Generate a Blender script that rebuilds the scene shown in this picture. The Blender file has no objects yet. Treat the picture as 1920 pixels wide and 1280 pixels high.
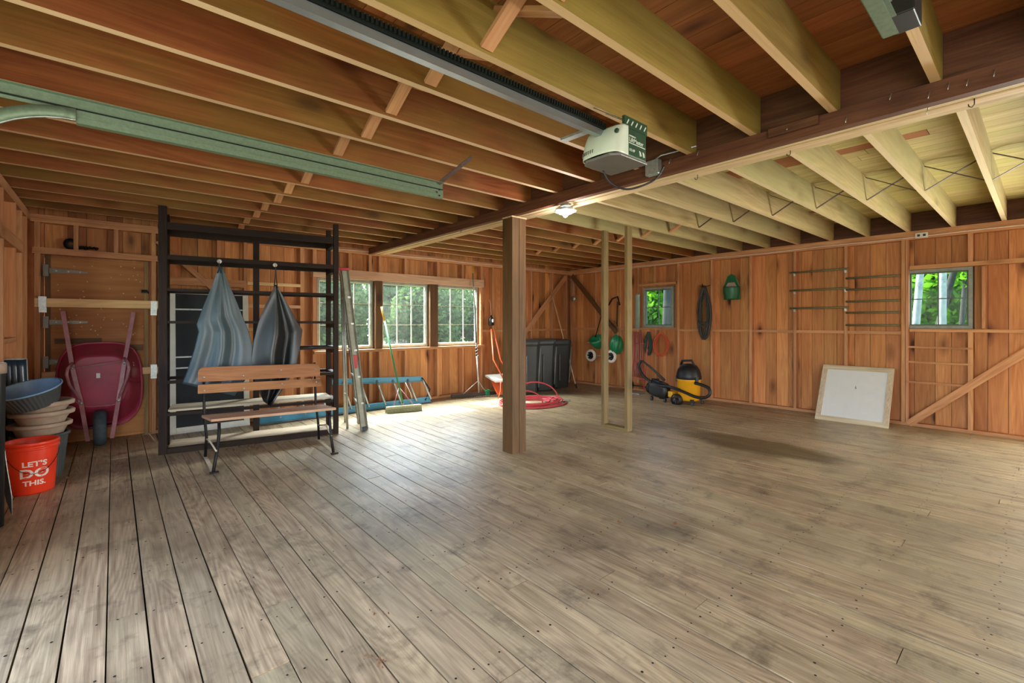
import bpy, bmesh, math, random
import numpy as np
from mathutils import Vector, Matrix, noise as mnoise
random.seed(11)
SC = bpy.context.scene
COL = SC.collection
PI = math.pi

# ------------------------------------------------------------------ camera
F_PX, YAW, HORIZON, EYE = 863.7, 0.7129, 605.15, 1.2633
cam_d = bpy.data.cameras.new('camera'); cam = bpy.data.objects.new('camera', cam_d); COL.objects.link(cam)
cam.location = (0, 0, EYE); cam.rotation_euler = (PI / 2, 0, -YAW)
cam_d.sensor_width = 36; cam_d.lens = F_PX / 1920 * 36
cam_d.shift_y = (HORIZON - 640) / 1920
cam_d.clip_start = 0.02; cam_d.clip_end = 300
SC.camera = cam

# ------------------------------------------------------------------ world, sun, lights, exposure
W = bpy.data.worlds.new('world'); SC.world = W; W.use_nodes = True
wn = W.node_tree.nodes; wn.clear()
sky = wn.new('ShaderNodeTexSky'); sky.sky_type = 'NISHITA'; sky.sun_disc = False
sky.sun_elevation = math.radians(53); sky.sun_rotation = 0.0
bg = wn.new('ShaderNodeBackground'); bg.inputs['Strength'].default_value = 1.0
wo = wn.new('ShaderNodeOutputWorld')
W.node_tree.links.new(sky.outputs[0], bg.inputs[0]); W.node_tree.links.new(bg.outputs[0], wo.inputs[0])

def light(name, kind, energy, color=(1, 1, 1), loc=(0, 0, 0), direction=(0, 0, -1), size=(1, 1), angle=None):
    d = bpy.data.lights.new(name, kind); d.energy = energy; d.color = color
    if kind == 'AREA':
        d.shape = 'RECTANGLE'; d.size, d.size_y = size
    if angle is not None: d.angle = angle
    o = bpy.data.objects.new(name, d); COL.objects.link(o); o.location = loc
    o.rotation_euler = Vector(direction).to_track_quat('-Z', 'Y').to_euler()
    return o
light('sun', 'SUN', 13.0, (1, .96, .9), direction=(0.05, -0.745, -1.0), angle=0.02)
# daylight that comes in through the open doorways (left wall, and the wide opening of the right wall)
light('door_daylight', 'AREA', 21, (1, .985, .97), (-0.78, 1.72, 1.1), (1, .9, -.30), (2.5, 2.0))
light('door_daylight', 'AREA', 85, (1, .985, .97), (-0.78, -1.85, 1.1), (1, .6, -.45), (2.5, 2.0))
# added lamp outside above the three back windows, boosting the sky light
light('window_fill', 'AREA', 1000, (.96, .99, 1), (3.58, 7.45, 2.75), (0, -1, -.85), (3.4, 1.1))
light('side_daylight', 'AREA', 170, (.95, 1, .97), (7.6, -1.75, 0.36), (-1, 0.1, .12), (2.6, .62))
light('side_daylight', 'AREA', 95, (.92, 1, .78), (7.6, -1.75, 1.4), (-1, 0.25, -.3), (2.6, 1.3))
# added soft fill behind the camera, not a lamp of the room
light('fill_light', 'AREA', 22, (1, .97, .93), (2.2, -3.1, 1.9), (.1, 1, -.42), (4.5, 1.0))
SC.view_settings.view_transform = 'Standard'; SC.view_settings.look = 'None'
SC.view_settings.exposure = 0.60; SC.view_settings.gamma = 1.0; SC.view_settings.use_curve_mapping = False
SC.render.engine = 'CYCLES'
SC.cycles.max_bounces = 8; SC.cycles.diffuse_bounces = 5; SC.cycles.glossy_bounces = 3
SC.cycles.transmission_bounces = 4; SC.cycles.transparent_max_bounces = 16
SC.cycles.sample_clamp_indirect = 4.0; SC.cycles.caustics_reflective = False; SC.cycles.caustics_refractive = False

# ------------------------------------------------------------------ geometry helpers
WM = {}
CS, SN = math.cos(YAW), math.sin(YAW)
def _ray(px, py):
    a = (px - 960) / F_PX; b = (HORIZON - py) / F_PX
    return Vector((SN + a * CS, CS - a * SN, b))
def at_z(px, py, z=0.0):
    r = _ray(px, py); t = (z - EYE) / r.z; return Vector((r.x * t, r.y * t, z))
def at_y(px, py, y):
    r = _ray(px, py); t = y / r.y; return Vector((r.x * t, y, EYE + r.z * t))
def at_x(px, py, x):
    r = _ray(px, py); t = x / r.x; return Vector((x, r.y * t, EYE + r.z * t))
def V(*a): return Vector(a[0]) if len(a) == 1 else Vector(a)

class MB:
    def __init__(s): s.v = []; s.f = []; s.sm = []
    def add(s, vs, fs, smooth=False):
        n = len(s.v); s.v += [Vector(v) for v in vs]; s.f += [[i + n for i in f] for f in fs]; s.sm += [smooth] * len(fs); return s
    def box(s, c, sz, R=None):
        c = Vector(c); h = [x / 2 for x in sz]
        vs = [Vector((x * h[0], y * h[1], z * h[2])) for x in (-1, 1) for y in (-1, 1) for z in (-1, 1)]
        if R is not None: vs = [R @ v for v in vs]
        return s.add([v + c for v in vs], [(0, 1, 3, 2), (4, 6, 7, 5), (0, 4, 5, 1), (2, 3, 7, 6), (0, 2, 6, 4), (1, 5, 7, 3)])
    def mm(s, a, b): return s.box([(a[i] + b[i]) / 2 for i in range(3)], [abs(b[i] - a[i]) for i in range(3)])
    def bar(s, p, q, w, t, up=(0, 0, 1)):
        p = Vector(p); q = Vector(q); x = (q - p); L = x.length; x.normalize(); up = Vector(up)
        y = up.cross(x)
        if y.length < 1e-4: y = Vector((0, 1, 0)).cross(x)
        y.normalize(); z = x.cross(y)
        R = Matrix((x, y, z)).transposed()
        return s.box((p + q) / 2, (L, w, t), R)
    def tube(s, pts, r, n=8, closed=False, caps=True):
        pts = [Vector(p) for p in pts]; m = len(pts)
        rs = r if isinstance(r, (list, tuple)) else [r] * m
        vs = []; prev = None
        for i, p in enumerate(pts):
            a = pts[i - 1] if (i > 0 or closed) else pts[i]; b = pts[(i + 1) % m] if (i < m - 1 or closed) else pts[i]
            t = (b - a)
            if t.length < 1e-9: t = Vector((0, 0, 1))
            t.normalize()
            if prev is None:
                u = t.cross(Vector((0, 0, 1)))
                if u.length < 1e-3: u = t.cross(Vector((0, 1, 0)))
            else: u = prev - t * prev.dot(t)
            if u.length < 1e-6: u = t.orthogonal()
            u.normalize(); prev = u; w = t.cross(u)
            for k in range(n):
                an = 2 * PI * k / n; vs.append(p + (u * math.cos(an) + w * math.sin(an)) * rs[i])
        fs = []
        for i in range(m if closed else m - 1):
            j = (i + 1) % m
            for k in range(n): fs.append((i * n + k, i * n + (k + 1) % n, j * n + (k + 1) % n, j * n + k))
        if caps and not closed: fs += [list(range(n))[::-1], [(m - 1) * n + k for k in range(n)]]
        return s.add(vs, fs, True)
    def lathe(s, prof, c=(0, 0, 0), n=24, R=None, cap0=False, cap1=False):
        c = Vector(c); vs = []
        for (r, z) in prof:
            for k in range(n):
                a = 2 * PI * k / n; v = Vector((r * math.cos(a), r * math.sin(a), z))
                vs.append((R @ v if R is not None else v) + c)
        fs = []
        for i in range(len(prof) - 1):
            for k in range(n): fs.append((i * n + k, i * n + (k + 1) % n, (i + 1) * n + (k + 1) % n, (i + 1) * n + k))
        if cap0: fs.append(list(range(n))[::-1])
        if cap1: fs.append([(len(prof) - 1) * n + k for k in range(n)])
        return s.add(vs, fs, True)
    def grid(s, fn, nu, nv, smooth=True):
        vs = [fn(i / nu, j / nv) for j in range(nv + 1) for i in range(nu + 1)]
        fs = [(j * (nu + 1) + i, j * (nu + 1) + i + 1, (j + 1) * (nu + 1) + i + 1, (j + 1) * (nu + 1) + i) for j in range(nv) for i in range(nu)]
        return s.add(vs, fs, smooth)
    def prism(s, pts, vec, smooth=False):
        n = len(pts); vec = Vector(vec); a = [Vector(p) for p in pts]; b = [p + vec for p in a]
        return s.add(a + b, [list(range(n))[::-1], [n + i for i in range(n)]] + [(i, (i + 1) % n, n + (i + 1) % n, n + i) for i in range(n)], smooth)
    def build(s, name, mat, parent=None, origin=None, solid=0, bevel=0, subd=0):
        if origin is None:
            xs = [v.x for v in s.v]; ys = [v.y for v in s.v]; zs = [v.z for v in s.v]
            origin = Vector(((min(xs) + max(xs)) / 2, (min(ys) + max(ys)) / 2, min(zs)))
        origin = Vector(origin)
        me = bpy.data.meshes.new(name); me.from_pydata([tuple(v - origin) for v in s.v], [], s.f)
        me.polygons.foreach_set('use_smooth', s.sm); me.update()
        bm = bmesh.new(); bm.from_mesh(me); bmesh.ops.recalc_face_normals(bm, faces=bm.faces); bm.to_mesh(me); bm.free()
        if any(s.sm) and not all(s.sm): pass
        return place(name, me, mat, parent, Matrix.Translation(origin), solid, bevel, subd)

def place(name, me, mat, parent, wm, solid=0, bevel=0, subd=0):
    if mat is not None and not me.materials: me.materials.append(mat)
    o = bpy.data.objects.new(name, me); COL.objects.link(o)
    WM[o] = wm
    if parent is not None:
        o.parent = parent; o.matrix_parent_inverse = WM[parent].inverted()
    o.matrix_basis = wm
    if solid: m = o.modifiers.new('solid', 'SOLIDIFY'); m.thickness = solid; m.offset = 0
    if bevel: m = o.modifiers.new('bevel', 'BEVEL'); m.width = bevel; m.segments = 2; m.limit_method = 'ANGLE'
    if subd: m = o.modifiers.new('sub', 'SUBSURF'); m.levels = subd; m.render_levels = subd
    return o
def thing(name, label, cat, loc=(0, 0, 0), group=None):
    o = bpy.data.objects.new(name, None); COL.objects.link(o); o.location = loc; o.empty_display_size = .05
    WM[o] = Matrix.Translation(Vector(loc)); return tag(o, label, cat, group)
def tag(o, label=None, cat=None, group=None, kind=None):
    if label: o['label'] = label
    if cat: o['category'] = cat
    if group: o['group'] = group
    if kind: o['kind'] = kind
    return o
def struct(name, label=None):
    o = bpy.data.objects.new(name, None); COL.objects.link(o); o.empty_display_size = .05; WM[o] = Matrix.Identity(4)
    o['kind'] = 'structure'
    if label: o['label'] = label
    return o
_cache = {}
def unit_box(sz, mat):
    k = (tuple(round(x, 3) for x in sz), mat.name)
    if k not in _cache:
        b = MB().box((0, 0, 0), sz); me = bpy.data.meshes.new('board'); me.from_pydata([tuple(v) for v in b.v], [], b.f)
        me.materials.append(mat); me.update(); _cache[k] = me
    return _cache[k]
def board(name, a, b, fam, parent=None, bevel=0):
    sz = [abs(b[i] - a[i]) for i in range(3)]; c = [(a[i] + b[i]) / 2 for i in range(3)]
    ax = sz.index(max(sz)); mat = fam[ax] if isinstance(fam, (list, tuple)) else fam
    return place(name, unit_box(sz, mat), None, parent, Matrix.Translation(c), bevel=bevel)
def stick(name, p, q, w, t, fam, parent=None, up=(0, 0, 1)):
    p = Vector(p); q = Vector(q); x = q - p; L = x.length; x.normalize(); y = Vector(up).cross(x)
    if y.length < 1e-4: y = Vector((0, 1, 0)).cross(x)
    y.normalize(); z = x.cross(y); R = Matrix((x, y, z)).transposed().to_4x4()
    mat = fam[0] if isinstance(fam, (list, tuple)) else fam
    return place(name, unit_box((L, w, t), mat), None, parent, Matrix.Translation((p + q) / 2) @ R)

# ------------------------------------------------------------------ materials
def lin(h):
    h = h.lstrip('#'); c = [int(h[i:i + 2], 16) / 255 for i in (0, 2, 4)]
    return tuple((x / 12.92 if x <= .04045 else ((x + .055) / 1.055) ** 2.4) for x in c) + (1,)
class NT:
    def __init__(s, name):
        s.m = bpy.data.materials.new(name); s.m.use_nodes = True; s.t = s.m.node_tree; s.n = s.t.nodes; s.n.clear()
        s.out = s.n.new('ShaderNodeOutputMaterial')
    def new(s, typ, **kw):
        n = s.n.new(typ)
        for k, v in kw.items():
            if k in n.inputs.keys() if isinstance(k, str) else False: n.inputs[k].default_value = v
            else: setattr(n, k, v)
        return n
    def link(s, a, b): s.t.links.new(a, b)
    def math(s, op, a, b=None, clamp=False):
        n = s.n.new('ShaderNodeMath'); n.operation = op; n.use_clamp = clamp
        for i, x in enumerate((a, b)):
            if x is None: continue
            if isinstance(x, (int, float)): n.inputs[i].default_value = x
            else: s.link(x, n.inputs[i])
        return n.outputs[0]
    def mix(s, fac, a, b, typ='MIX'):
        n = s.n.new('ShaderNodeMix'); n.data_type = 'RGBA'; n.blend_type = typ
        for i, x in ((0, fac), (6, a), (7, b)):
            if isinstance(x, (int, float)): n.inputs[i].default_value = x
            elif isinstance(x, tuple): n.inputs[i].default_value = x
            else: s.link(x, n.inputs[i])
        return n.outputs[2]
    def ramp(s, fac, stops):
        n = s.n.new('ShaderNodeValToRGB'); e = n.color_ramp.elements
        while len(e) < len(stops): e.new(.5)
        for el, (p, c) in zip(e, stops): el.position = p; el.color = c if len(c) == 4 else tuple(c) + (1,)
        s.link(fac, n.inputs[0]); return n.outputs[0]
    def noise(s, vec, scale, detail=3, rough=.5, dist=0):
        n = s.n.new('ShaderNodeTexNoise'); n.inputs['Scale'].default_value = scale; n.inputs['Detail'].default_value = detail
        n.inputs['Roughness'].default_value = rough; n.inputs['Distortion'].default_value = dist
        s.link(vec, n.inputs['Vector']); return n.outputs[0]
    def bsdf(s, col, rough=.6, metal=0, bump=None, bstr=.2, bdist=.01, **kw):
        b = s.n.new('ShaderNodeBsdfPrincipled')
        for k, x in (('Base Color', col), ('Roughness', rough), ('Metallic', metal)):
            if isinstance(x, (int, float, tuple)): b.inputs[k].default_value = x
            else: s.link(x, b.inputs[k])
        for k, x in kw.items(): b.inputs[k].default_value = x
        if bump is not None:
            n = s.n.new('ShaderNodeBump'); n.inputs['Strength'].default_value = bstr; n.inputs['Distance'].default_value = bdist
            s.link(bump, n.inputs['Height']); s.link(n.outputs[0], b.inputs['Normal'])
        s.link(b.outputs[0], s.out.inputs[0]); return b
    def combine(s, x, y, z):
        n = s.n.new('ShaderNodeCombineXYZ')
        for i, q in enumerate((x, y, z)):
            if isinstance(q, (int, float)): n.inputs[i].default_value = q
            else: s.link(q, n.inputs[i])
        return n.outputs[0]

def wood(name, light_c, dark_c, knot_c='#3a1606', rough=.62, var=.35, grain=1.0, tint=None, tint_amt=.6, tint_scale=.8, knots=1.0, spec=.3, stain=None, hvar=.02, edge=None, ring=.22, fine=.28, rmul=22.0):
    fam = []
    for ax in range(3):
        t = NT('%s_%s' % (name, 'xyz'[ax]))
        tc = t.new('ShaderNodeTexCoord').outputs['Object']; inf = t.new('ShaderNodeObjectInfo')
        rnd = inf.outputs['Random']
        sc = t.new('ShaderNodeVectorMath', operation='ADD')
        t.link(tc, sc.inputs[0]); t.link(t.combine(t.math('MULTIPLY', rnd, 31.7), t.math('MULTIPLY', rnd, 57.3), t.math('MULTIPLY', rnd, 83.1)), sc.inputs[1])
        def stretch(k):
            v = [1.0, 1.0, 1.0]; v[ax] = k
            m = t.new('ShaderNodeVectorMath', operation='MULTIPLY'); t.link(sc.outputs[0], m.inputs[0]); m.inputs[1].default_value = v
            return m.outputs[0]
        g1 = t.noise(stretch(.07), 16 * grain, 5, .6, 1.4)
        g2 = t.noise(stretch(.02), 120 * grain, 2, .6)
        sep = t.new('ShaderNodeSeparateXYZ'); t.link(stretch(.16), sep.inputs[0])
        # cathedral grain: contour lines of a slow noise
        slow = t.noise(stretch(.10), 3.2 * grain, 2, .5, .3)
        rings = t.math('FRACT', t.math('MULTIPLY', slow, rmul))
        rings = t.math('ABSOLUTE', t.math('SUBTRACT', rings, .5))
        base = t.mix(t.math('MULTIPLY_ADD', g1, 1.5, True) if False else g1, lin(light_c), lin(dark_c))
        f = t.math('ADD', t.math('MULTIPLY', g1, .75), t.math('ADD', t.math('MULTIPLY', g2, fine), (.28 - fine) * .5))
        f = t.math('ADD', f, t.math('MULTIPLY', rings, -ring))
        col = t.ramp(f, [(.25, lin(light_c)), (.72, lin(dark_c))])
        if tint:
            fac = t.ramp(t.noise(stretch(.45), tint_scale, 3, .6), [(.42, (0, 0, 0, 1)), (.62, (tint_amt,) * 3 + (1,))])
            col = t.mix(fac, col, lin(tint))
        if knots:
            vo = t.new('ShaderNodeTexVoronoi'); vo.inputs['Scale'].default_value = 3.7; vo.inputs['Randomness'].default_value = 1
            t.link(stretch(.42), vo.inputs['Vector'])
            k = t.ramp(t.math('ADD', vo.outputs['Distance'], t.math('MULTIPLY', g1, .05)), [(.10, (1, 1, 1, 1)), (.17, (.45, .45, .45, 1)), (.30, (0, 0, 0, 1))])
            col = t.mix(t.math('MULTIPLY', k, .85 * knots), col, lin(knot_c))
        # tone of the single board
        hs = t.new('ShaderNodeHueSaturation'); t.link(col, hs.inputs['Color'])
        t.link(t.math('ADD', t.math('MULTIPLY', rnd, var * 1.2), 1 - var * .6), hs.inputs['Value'])
        r2 = t.math('FRACT', t.math('MULTIPLY', rnd, 7.77))
        t.link(t.math('ADD', t.math('MULTIPLY', r2, hvar * 2), .5 - hvar), hs.inputs['Hue'])
        col = hs.outputs[0]
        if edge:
            # joist undersides: partly paler wood, partly floor-bounce light put into the colour
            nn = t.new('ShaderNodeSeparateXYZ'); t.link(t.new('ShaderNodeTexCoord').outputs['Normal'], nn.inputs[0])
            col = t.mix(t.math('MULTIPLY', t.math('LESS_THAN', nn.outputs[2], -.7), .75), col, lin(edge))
        if stain: col = stain(t, col)
        t.bsdf(col, rough, 0, t.math('ADD', g2, g1), .25, .004, **{'Specular IOR Level': spec})
        fam.append(t.m)
    return fam
def paint(name, c, rough=.5, metal=0, var=.12, scale=8, dirt=None, spec=.5, bump=0, **kw):
    t = NT(name); tc = t.new('ShaderNodeTexCoord').outputs['Object']
    n = t.noise(tc, scale, 4, .6)
    c0 = lin(c); lo = tuple(x * (1 - var) for x in c0[:3]) + (1,); hi = tuple(min(1, x * (1 + var)) for x in c0[:3]) + (1,)
    col = t.ramp(n, [(.3, lo), (.7, hi)])
    if dirt: col = t.mix(t.ramp(t.noise(tc, scale * .6, 5, .7), [(.5, (0, 0, 0, 1)), (.72, (.7, .7, .7, 1))]), col, lin(dirt))
    t.bsdf(col, rough, metal, n if bump else None, bump, .005, **{'Specular IOR Level': spec, **kw}); return t.m

def floor_stain(t, col):
    g = t.new('ShaderNodeNewGeometry').outputs['Position']
    n1 = t.noise(g, .9, 5, .62); n2 = t.noise(g, 4.5, 5, .7)
    col = t.mix(t.ramp(n1, [(.45, (0, 0, 0, 1)), (.68, (.55, .55, .55, 1))]), col, lin('#4e4131'), 'MIX')
    col = t.mix(t.ramp(n2, [(.54, (0, 0, 0, 1)), (.70, (.6, .6, .6, 1))]), col, lin('#40352a'))
    # a dark olive patch that runs with the boards near the right wall
    sp = t.new('ShaderNodeSeparateXYZ'); t.link(g, sp.inputs[0])
    wob = t.math('MULTIPLY', t.math('SUBTRACT', t.noise(g, 3.0, 4, .6), .5), .9)
    dx = t.math('DIVIDE', t.math('SUBTRACT', sp.outputs[0], 5.02), .36)
    dy = t.math('DIVIDE', t.math('SUBTRACT', sp.outputs[1], 1.95), .95)
    d = t.math('ADD', t.math('ADD', t.math('MULTIPLY', dx, dx), t.math('MULTIPLY', dy, dy)), wob)
    col = t.mix(t.ramp(d, [(.45, (.8, .8, .8, 1)), (1.0, (0, 0, 0, 1))]), col, lin('#4a3f22'))
    # nail heads
    return col
M_floor = wood('floor_wood', '#c2ab88', '#6f5b43', '#4a3a28', rough=.42, var=.12, grain=1.0, knots=.25, tint='#a29678', tint_amt=.5, spec=.5, stain=floor_stain, hvar=.005, ring=.34, fine=.5, rmul=34.0)
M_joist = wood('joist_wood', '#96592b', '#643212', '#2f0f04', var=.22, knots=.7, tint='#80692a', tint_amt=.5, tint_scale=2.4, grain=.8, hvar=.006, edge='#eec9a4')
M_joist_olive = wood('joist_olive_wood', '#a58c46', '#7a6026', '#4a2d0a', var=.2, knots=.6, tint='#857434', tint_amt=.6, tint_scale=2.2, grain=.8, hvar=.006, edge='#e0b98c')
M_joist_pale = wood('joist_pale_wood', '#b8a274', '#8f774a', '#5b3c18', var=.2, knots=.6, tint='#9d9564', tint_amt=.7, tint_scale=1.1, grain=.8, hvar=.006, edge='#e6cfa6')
M_deck = wood('deck_wood', '#a8683a', '#7c4522', '#35120a', var=.25, knots=.9, hvar=.006)
M_deck_pale = wood('deck_pale_wood', '#cdbc86', '#a89058', '#5f4014', var=.2, knots=.6, tint='#a89f56', tint_amt=.6, hvar=.006)
M_side = wood('siding_wood', '#dc9c62', '#a8693a', '#451d0a', var=.40, knots=1.25, tint='#8f4f2a', tint_amt=.5, hvar=.005)
M_stud = wood('stud_wood', '#d29c70', '#a36a42', '#5a250e', var=.22, knots=.5, hvar=.005)
M_beam = wood('beam_wood', '#6f472f', '#452617', '#210b05', var=.12, knots=.5, hvar=.004)
M_beam_light = wood('beam_light_wood', '#dcc09c', '#b8956c', '#7a4a24', var=.12, knots=.3)
M_post = wood('post_wood', '#6a4b2c', '#46301c', '#22130a', var=.16, knots=.8, hvar=.004)
M_post2 = wood('weathered_post_wood', '#94794f', '#644c30', '#3c2612', var=.3, knots=.6)
M_pale = wood('new_pine_wood', '#e6c193', '#cc9d68', '#8f5a2c', var=.12, knots=.4)
M_dark = wood('dark_stained_wood', '#2f2119', '#170e0a', '#0a0504', var=.15, knots=.3, rough=.6, spec=.2, hvar=.003)
M_bench = wood('bench_wood', '#b47f56', '#8a5834', '#4a2412', var=.08, knots=.6, hvar=.003)
M_seat = wood('bench_seat_wood', '#c9a283', '#9c7354', '#5a341c', var=.06, knots=.4, hvar=.003)
M_ply = wood('plywood_door', '#b8804c', '#935a32', '#6a3214', var=.05, knots=.3, tint='#8a4a22', tint_amt=.5, grain=.5)
M_grey = paint('grey_trim_paint', '#8d9188', .6, var=.2, scale=20)
M_white = paint('white_paint', '#dcdcd2', .5, var=.08)
M_muntin = paint('muntin_paint', '#c9cdbf', .5, var=.1)
M_dkmuntin = paint('dark_muntin_paint', '#4d5a4a', .5, var=.1)
M_galv = paint('galvanised_steel', '#b4bcb8', .38, .7, var=.2, scale=40)
M_hinge = paint('dull_hinge_steel', '#77756c', .5, .5, var=.2, scale=40)
M_track = paint('track_steel', '#6c7d66', .5, .35, var=.14, scale=60)
M_rail = paint('opener_rail_steel', '#a9b0b6', .3, .8, var=.1)
M_black = paint('black_plastic', '#17181a', .45, var=.2)
M_chain = paint('dark_chain', '#1d2420', .5, .6)
M_iron = paint('black_iron', '#1c1b1b', .5, .5, dirt='#5a2c18')
M_rust = paint('rusty_strap', '#4c3a34', .6, .5, dirt='#7a6a60', scale=30)
M_maroon = paint('maroon_enamel', '#9a2f4a', .34, var=.2, scale=5, dirt='#5a3a30')
M_mauve = paint('faded_maroon_tube', '#a8767e', .45, var=.2, scale=12)
M_rubber = paint('grey_rubber', '#38434c', .75, var=.3, scale=30)
M_red = paint('red_bucket_plastic', '#e0391c', .36, var=.06, **{'Subsurface Weight': 0.0})
M_print = paint('white_print', '#e3d7cc', .55)
M_tan = paint('tan_planter', '#a08b7a', .7, var=.15, scale=14, bump=.3)
M_ribbed = paint('dark_ribbed_tub', '#3f4244', .55, var=.2)
M_tubin = paint('tub_inside', '#7391ab', .4, var=.2)
M_blueplastic = paint('dark_blue_plastic', '#1f3346', .3, var=.3)
M_rimblue = paint('pale_blue_rim', '#b9c4cf', .4)
M_blue = paint('blue_fiberglass', '#3d87a6', .4, var=.12)
M_alu = paint('aluminium', '#b9bab2', .38, .55, var=.12, scale=20)
M_ladder = paint('weathered_ladder', '#8f8c7c', .55, .15, var=.2, scale=14)
M_redcap = paint('red_ladder_cap', '#b0262a', .4)
M_jblue = paint('slate_vinyl', '#41525a', .42, var=.12, scale=3, spec=.7)
M_jblack = paint('black_vinyl', '#0c0f11', .42, var=.2, scale=3, spec=.8)
M_green = paint('green_handle', '#1f7a45', .4)
M_yellow = paint('yellow_grip', '#d9a520', .45)
M_bristle = paint('olive_bristle', '#8b8f70', .85, var=.3, scale=90, bump=.5)
M_orange = paint('orange_tool', '#e0643a', .4)
M_hose = paint('red_hose', '#b83e46', .42, var=.12)
M_bin = paint('charcoal_bin', '#2b2f2f', .42, var=.15)
M_binlid = paint('grey_bin_edge', '#777d7c', .5)
M_sgreen = paint('green_hopper', '#1f7a50', .35, var=.2)
M_gdark = paint('dark_green_plastic', '#155c3a', .4, var=.15)
M_vacy = paint('yellow_vacuum_tank', '#e9a31c', .32, var=.06)
M_handred = paint('faded_red_steel', '#b4554c', .45, var=.15)
M_cord = paint('dark_cord', '#3d3a35', .6, var=.3, scale=30)
M_cordo = paint('orange_cord', '#cf5a34', .5, var=.12)
M_cordg = paint('dark_green_cord', '#24443a', .55, var=.2)
M_whiteboard = paint('whiteboard_face', '#d9dbd9', .35, var=.03)
M_frame = wood('weathered_frame_wood', '#d8c9b0', '#ab9678', '#6d553a', var=.05, knots=.4)
M_openerw = paint('opener_white_plastic', '#cdd6c4', .38, var=.06)
M_openerg = paint('opener_green_steel', '#2c4a34', .45, .2, var=.15)
M_openerb = paint('opener_grey_base', '#77736f', .4, .3)
M_lens = paint('clear_lens', '#cfdbe2', .2, var=.1)
M_dowel = paint('weathered_dowel', '#676549', .6, var=.2, scale=30)
M_screen = paint('dark_insect_screen', '#23282e', .75, var=.25, scale=4)
M_leaf = None

def glass_mat(name, dust=.12):
    t = NT(name)
    tr = t.new('ShaderNodeBsdfTransparent'); tr.inputs[0].default_value = (.96, .99, .96, 1)
    gl = t.new('ShaderNodeBsdfGlossy'); gl.inputs['Roughness'].default_value = .05
    df = t.new('ShaderNodeBsdfDiffuse'); df.inputs[0].default_value = (.6, .62, .58, 1)
    tl = t.new('ShaderNodeBsdfTranslucent'); tl.inputs[0].default_value = (.6, .62, .58, 1)
    ad = t.new('ShaderNodeMixShader'); t.link(df.outputs[0], ad.inputs[1]); t.link(tl.outputs[0], ad.inputs[2])
    tc = t.new('ShaderNodeTexCoord').outputs['Object']
    n = t.ramp(t.noise(tc, 14, 5, .7), [(.3, (dust * .4,) * 3 + (1,)), (.75, (dust * 1.8,) * 3 + (1,))])
    m1 = t.new('ShaderNodeMixShader'); m1.inputs[0].default_value = .004
    t.link(tr.outputs[0], m1.inputs[1]); t.link(gl.outputs[0], m1.inputs[2])
    m2 = t.new('ShaderNodeMixShader'); t.link(n, m2.inputs[0]); t.link(m1.outputs[0], m2.inputs[1]); t.link(ad.outputs[0], m2.inputs[2])
    t.link(m2.outputs[0], t.out.inputs[0]); return t.m
M_glass_dusty = glass_mat('dusty_glass', .010)
M_glass = glass_mat('clear_glass', .006)
def leaf_mat(name, c1, c2, tl=.4):
    t = NT(name); g = t.new('ShaderNodeNewGeometry').outputs['Position']
    col = t.ramp(t.noise(g, 2.5, 3, .6), [(.35, lin(c1)), (.65, lin(c2))])
    d = t.new('ShaderNodeBsdfDiffuse'); l = t.new('ShaderNodeBsdfTranslucent'); t.link(col, d.inputs[0]); t.link(col, l.inputs[0])
    m = t.new('ShaderNodeMixShader'); m.inputs[0].default_value = tl; t.link(d.outputs[0], m.inputs[1]); t.link(l.outputs[0], m.inputs[2])
    t.link(m.outputs[0], t.out.inputs[0]); return t.m
M_leaf_a = leaf_mat('leaf_bright', '#2c6212', '#76ad2a')
M_leaf_b = leaf_mat('leaf_mid', '#37592c', '#7d9a58')
M_bark_white = paint('birch_bark', '#8f9488', .8, var=.2, dirt='#4a4a40', scale=12)
M_bark_dark = paint('dark_bark', '#2a2a24', .9, var=.3, scale=12)
M_grass = paint('grass_ground', '#33501c', .95, var=.35, scale=3)

# ------------------------------------------------------------------ room data
XL, XR, YB, YN = -0.632, 7.409, 6.657, -3.6       # inner faces of the studs
SD = 0.09                                          # stud depth
ZP, ZJ, JH = 2.285, 2.388, 0.235                   # underside of top plate, of joists, joist height
XB0, XB1, ZBM = 2.894, 3.140, 2.295                # beam
OUTL, OUTR, OUTB, OUTN = XL - SD, XR + SD, YB + SD, YN - SD

# ------------------------------------------------------------------ floor
floor = struct('floor')
MB().mm((OUTL - .03, OUTN - .03, -.12), (OUTR + .03, OUTB + .03, -.03)).build('subfloor', paint('dark_subfloor', '#1c130c', .9), floor)
FW = .1305
x0 = at_z(197.4, 1280).x
k = int((x0 - OUTL) / FW) + 1
x = x0 - k * FW
nail = MB()
while x < OUTR:
    a = max(x, OUTL); b = min(x + FW, OUTR); gapw = random.choice((0, .001, .002, .003))
    if b - a > .02:
        y = OUTN + random.uniform(-2.5, 0)
        while y < OUTB:
            L = random.choice([3.05, 3.66, 4.27, 4.9]); ya, yb = max(y, OUTN), min(y + L, OUTB)
            if yb - ya > .05:
                dz = random.uniform(-.0015, .0015)
                board('plank', (a + .0025, ya + .0015, -.028 + dz), (b - .0025 - gapw, yb - .0015, dz), M_floor, floor)
            y += L
    x += FW
# nail heads over the floor joists: slightly proud discs, one mesh
x = x0 - k * FW
while x < OUTR:
    for j in range(-1, 17):
        yy = .15 + j * .4045
        for dx in (.03, .1):
            if random.random() < .8:
                cx, cy = x + dx + random.uniform(-.006, .006), yy + random.uniform(-.02, .02)
                if OUTL < cx < OUTR and cy < OUTB:
                    r = random.uniform(.0038, .006)
                    nail.add([(cx + r * math.cos(t * PI / 3), cy + r * math.sin(t * PI / 3), .0022) for t in range(6)], [list(range(6))])
    x += FW
tag(nail.build('nail_heads', paint('nail_steel', '#1c150f', .7, .3), floor, origin=(0, 0, 0)), kind='stuff')

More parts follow.
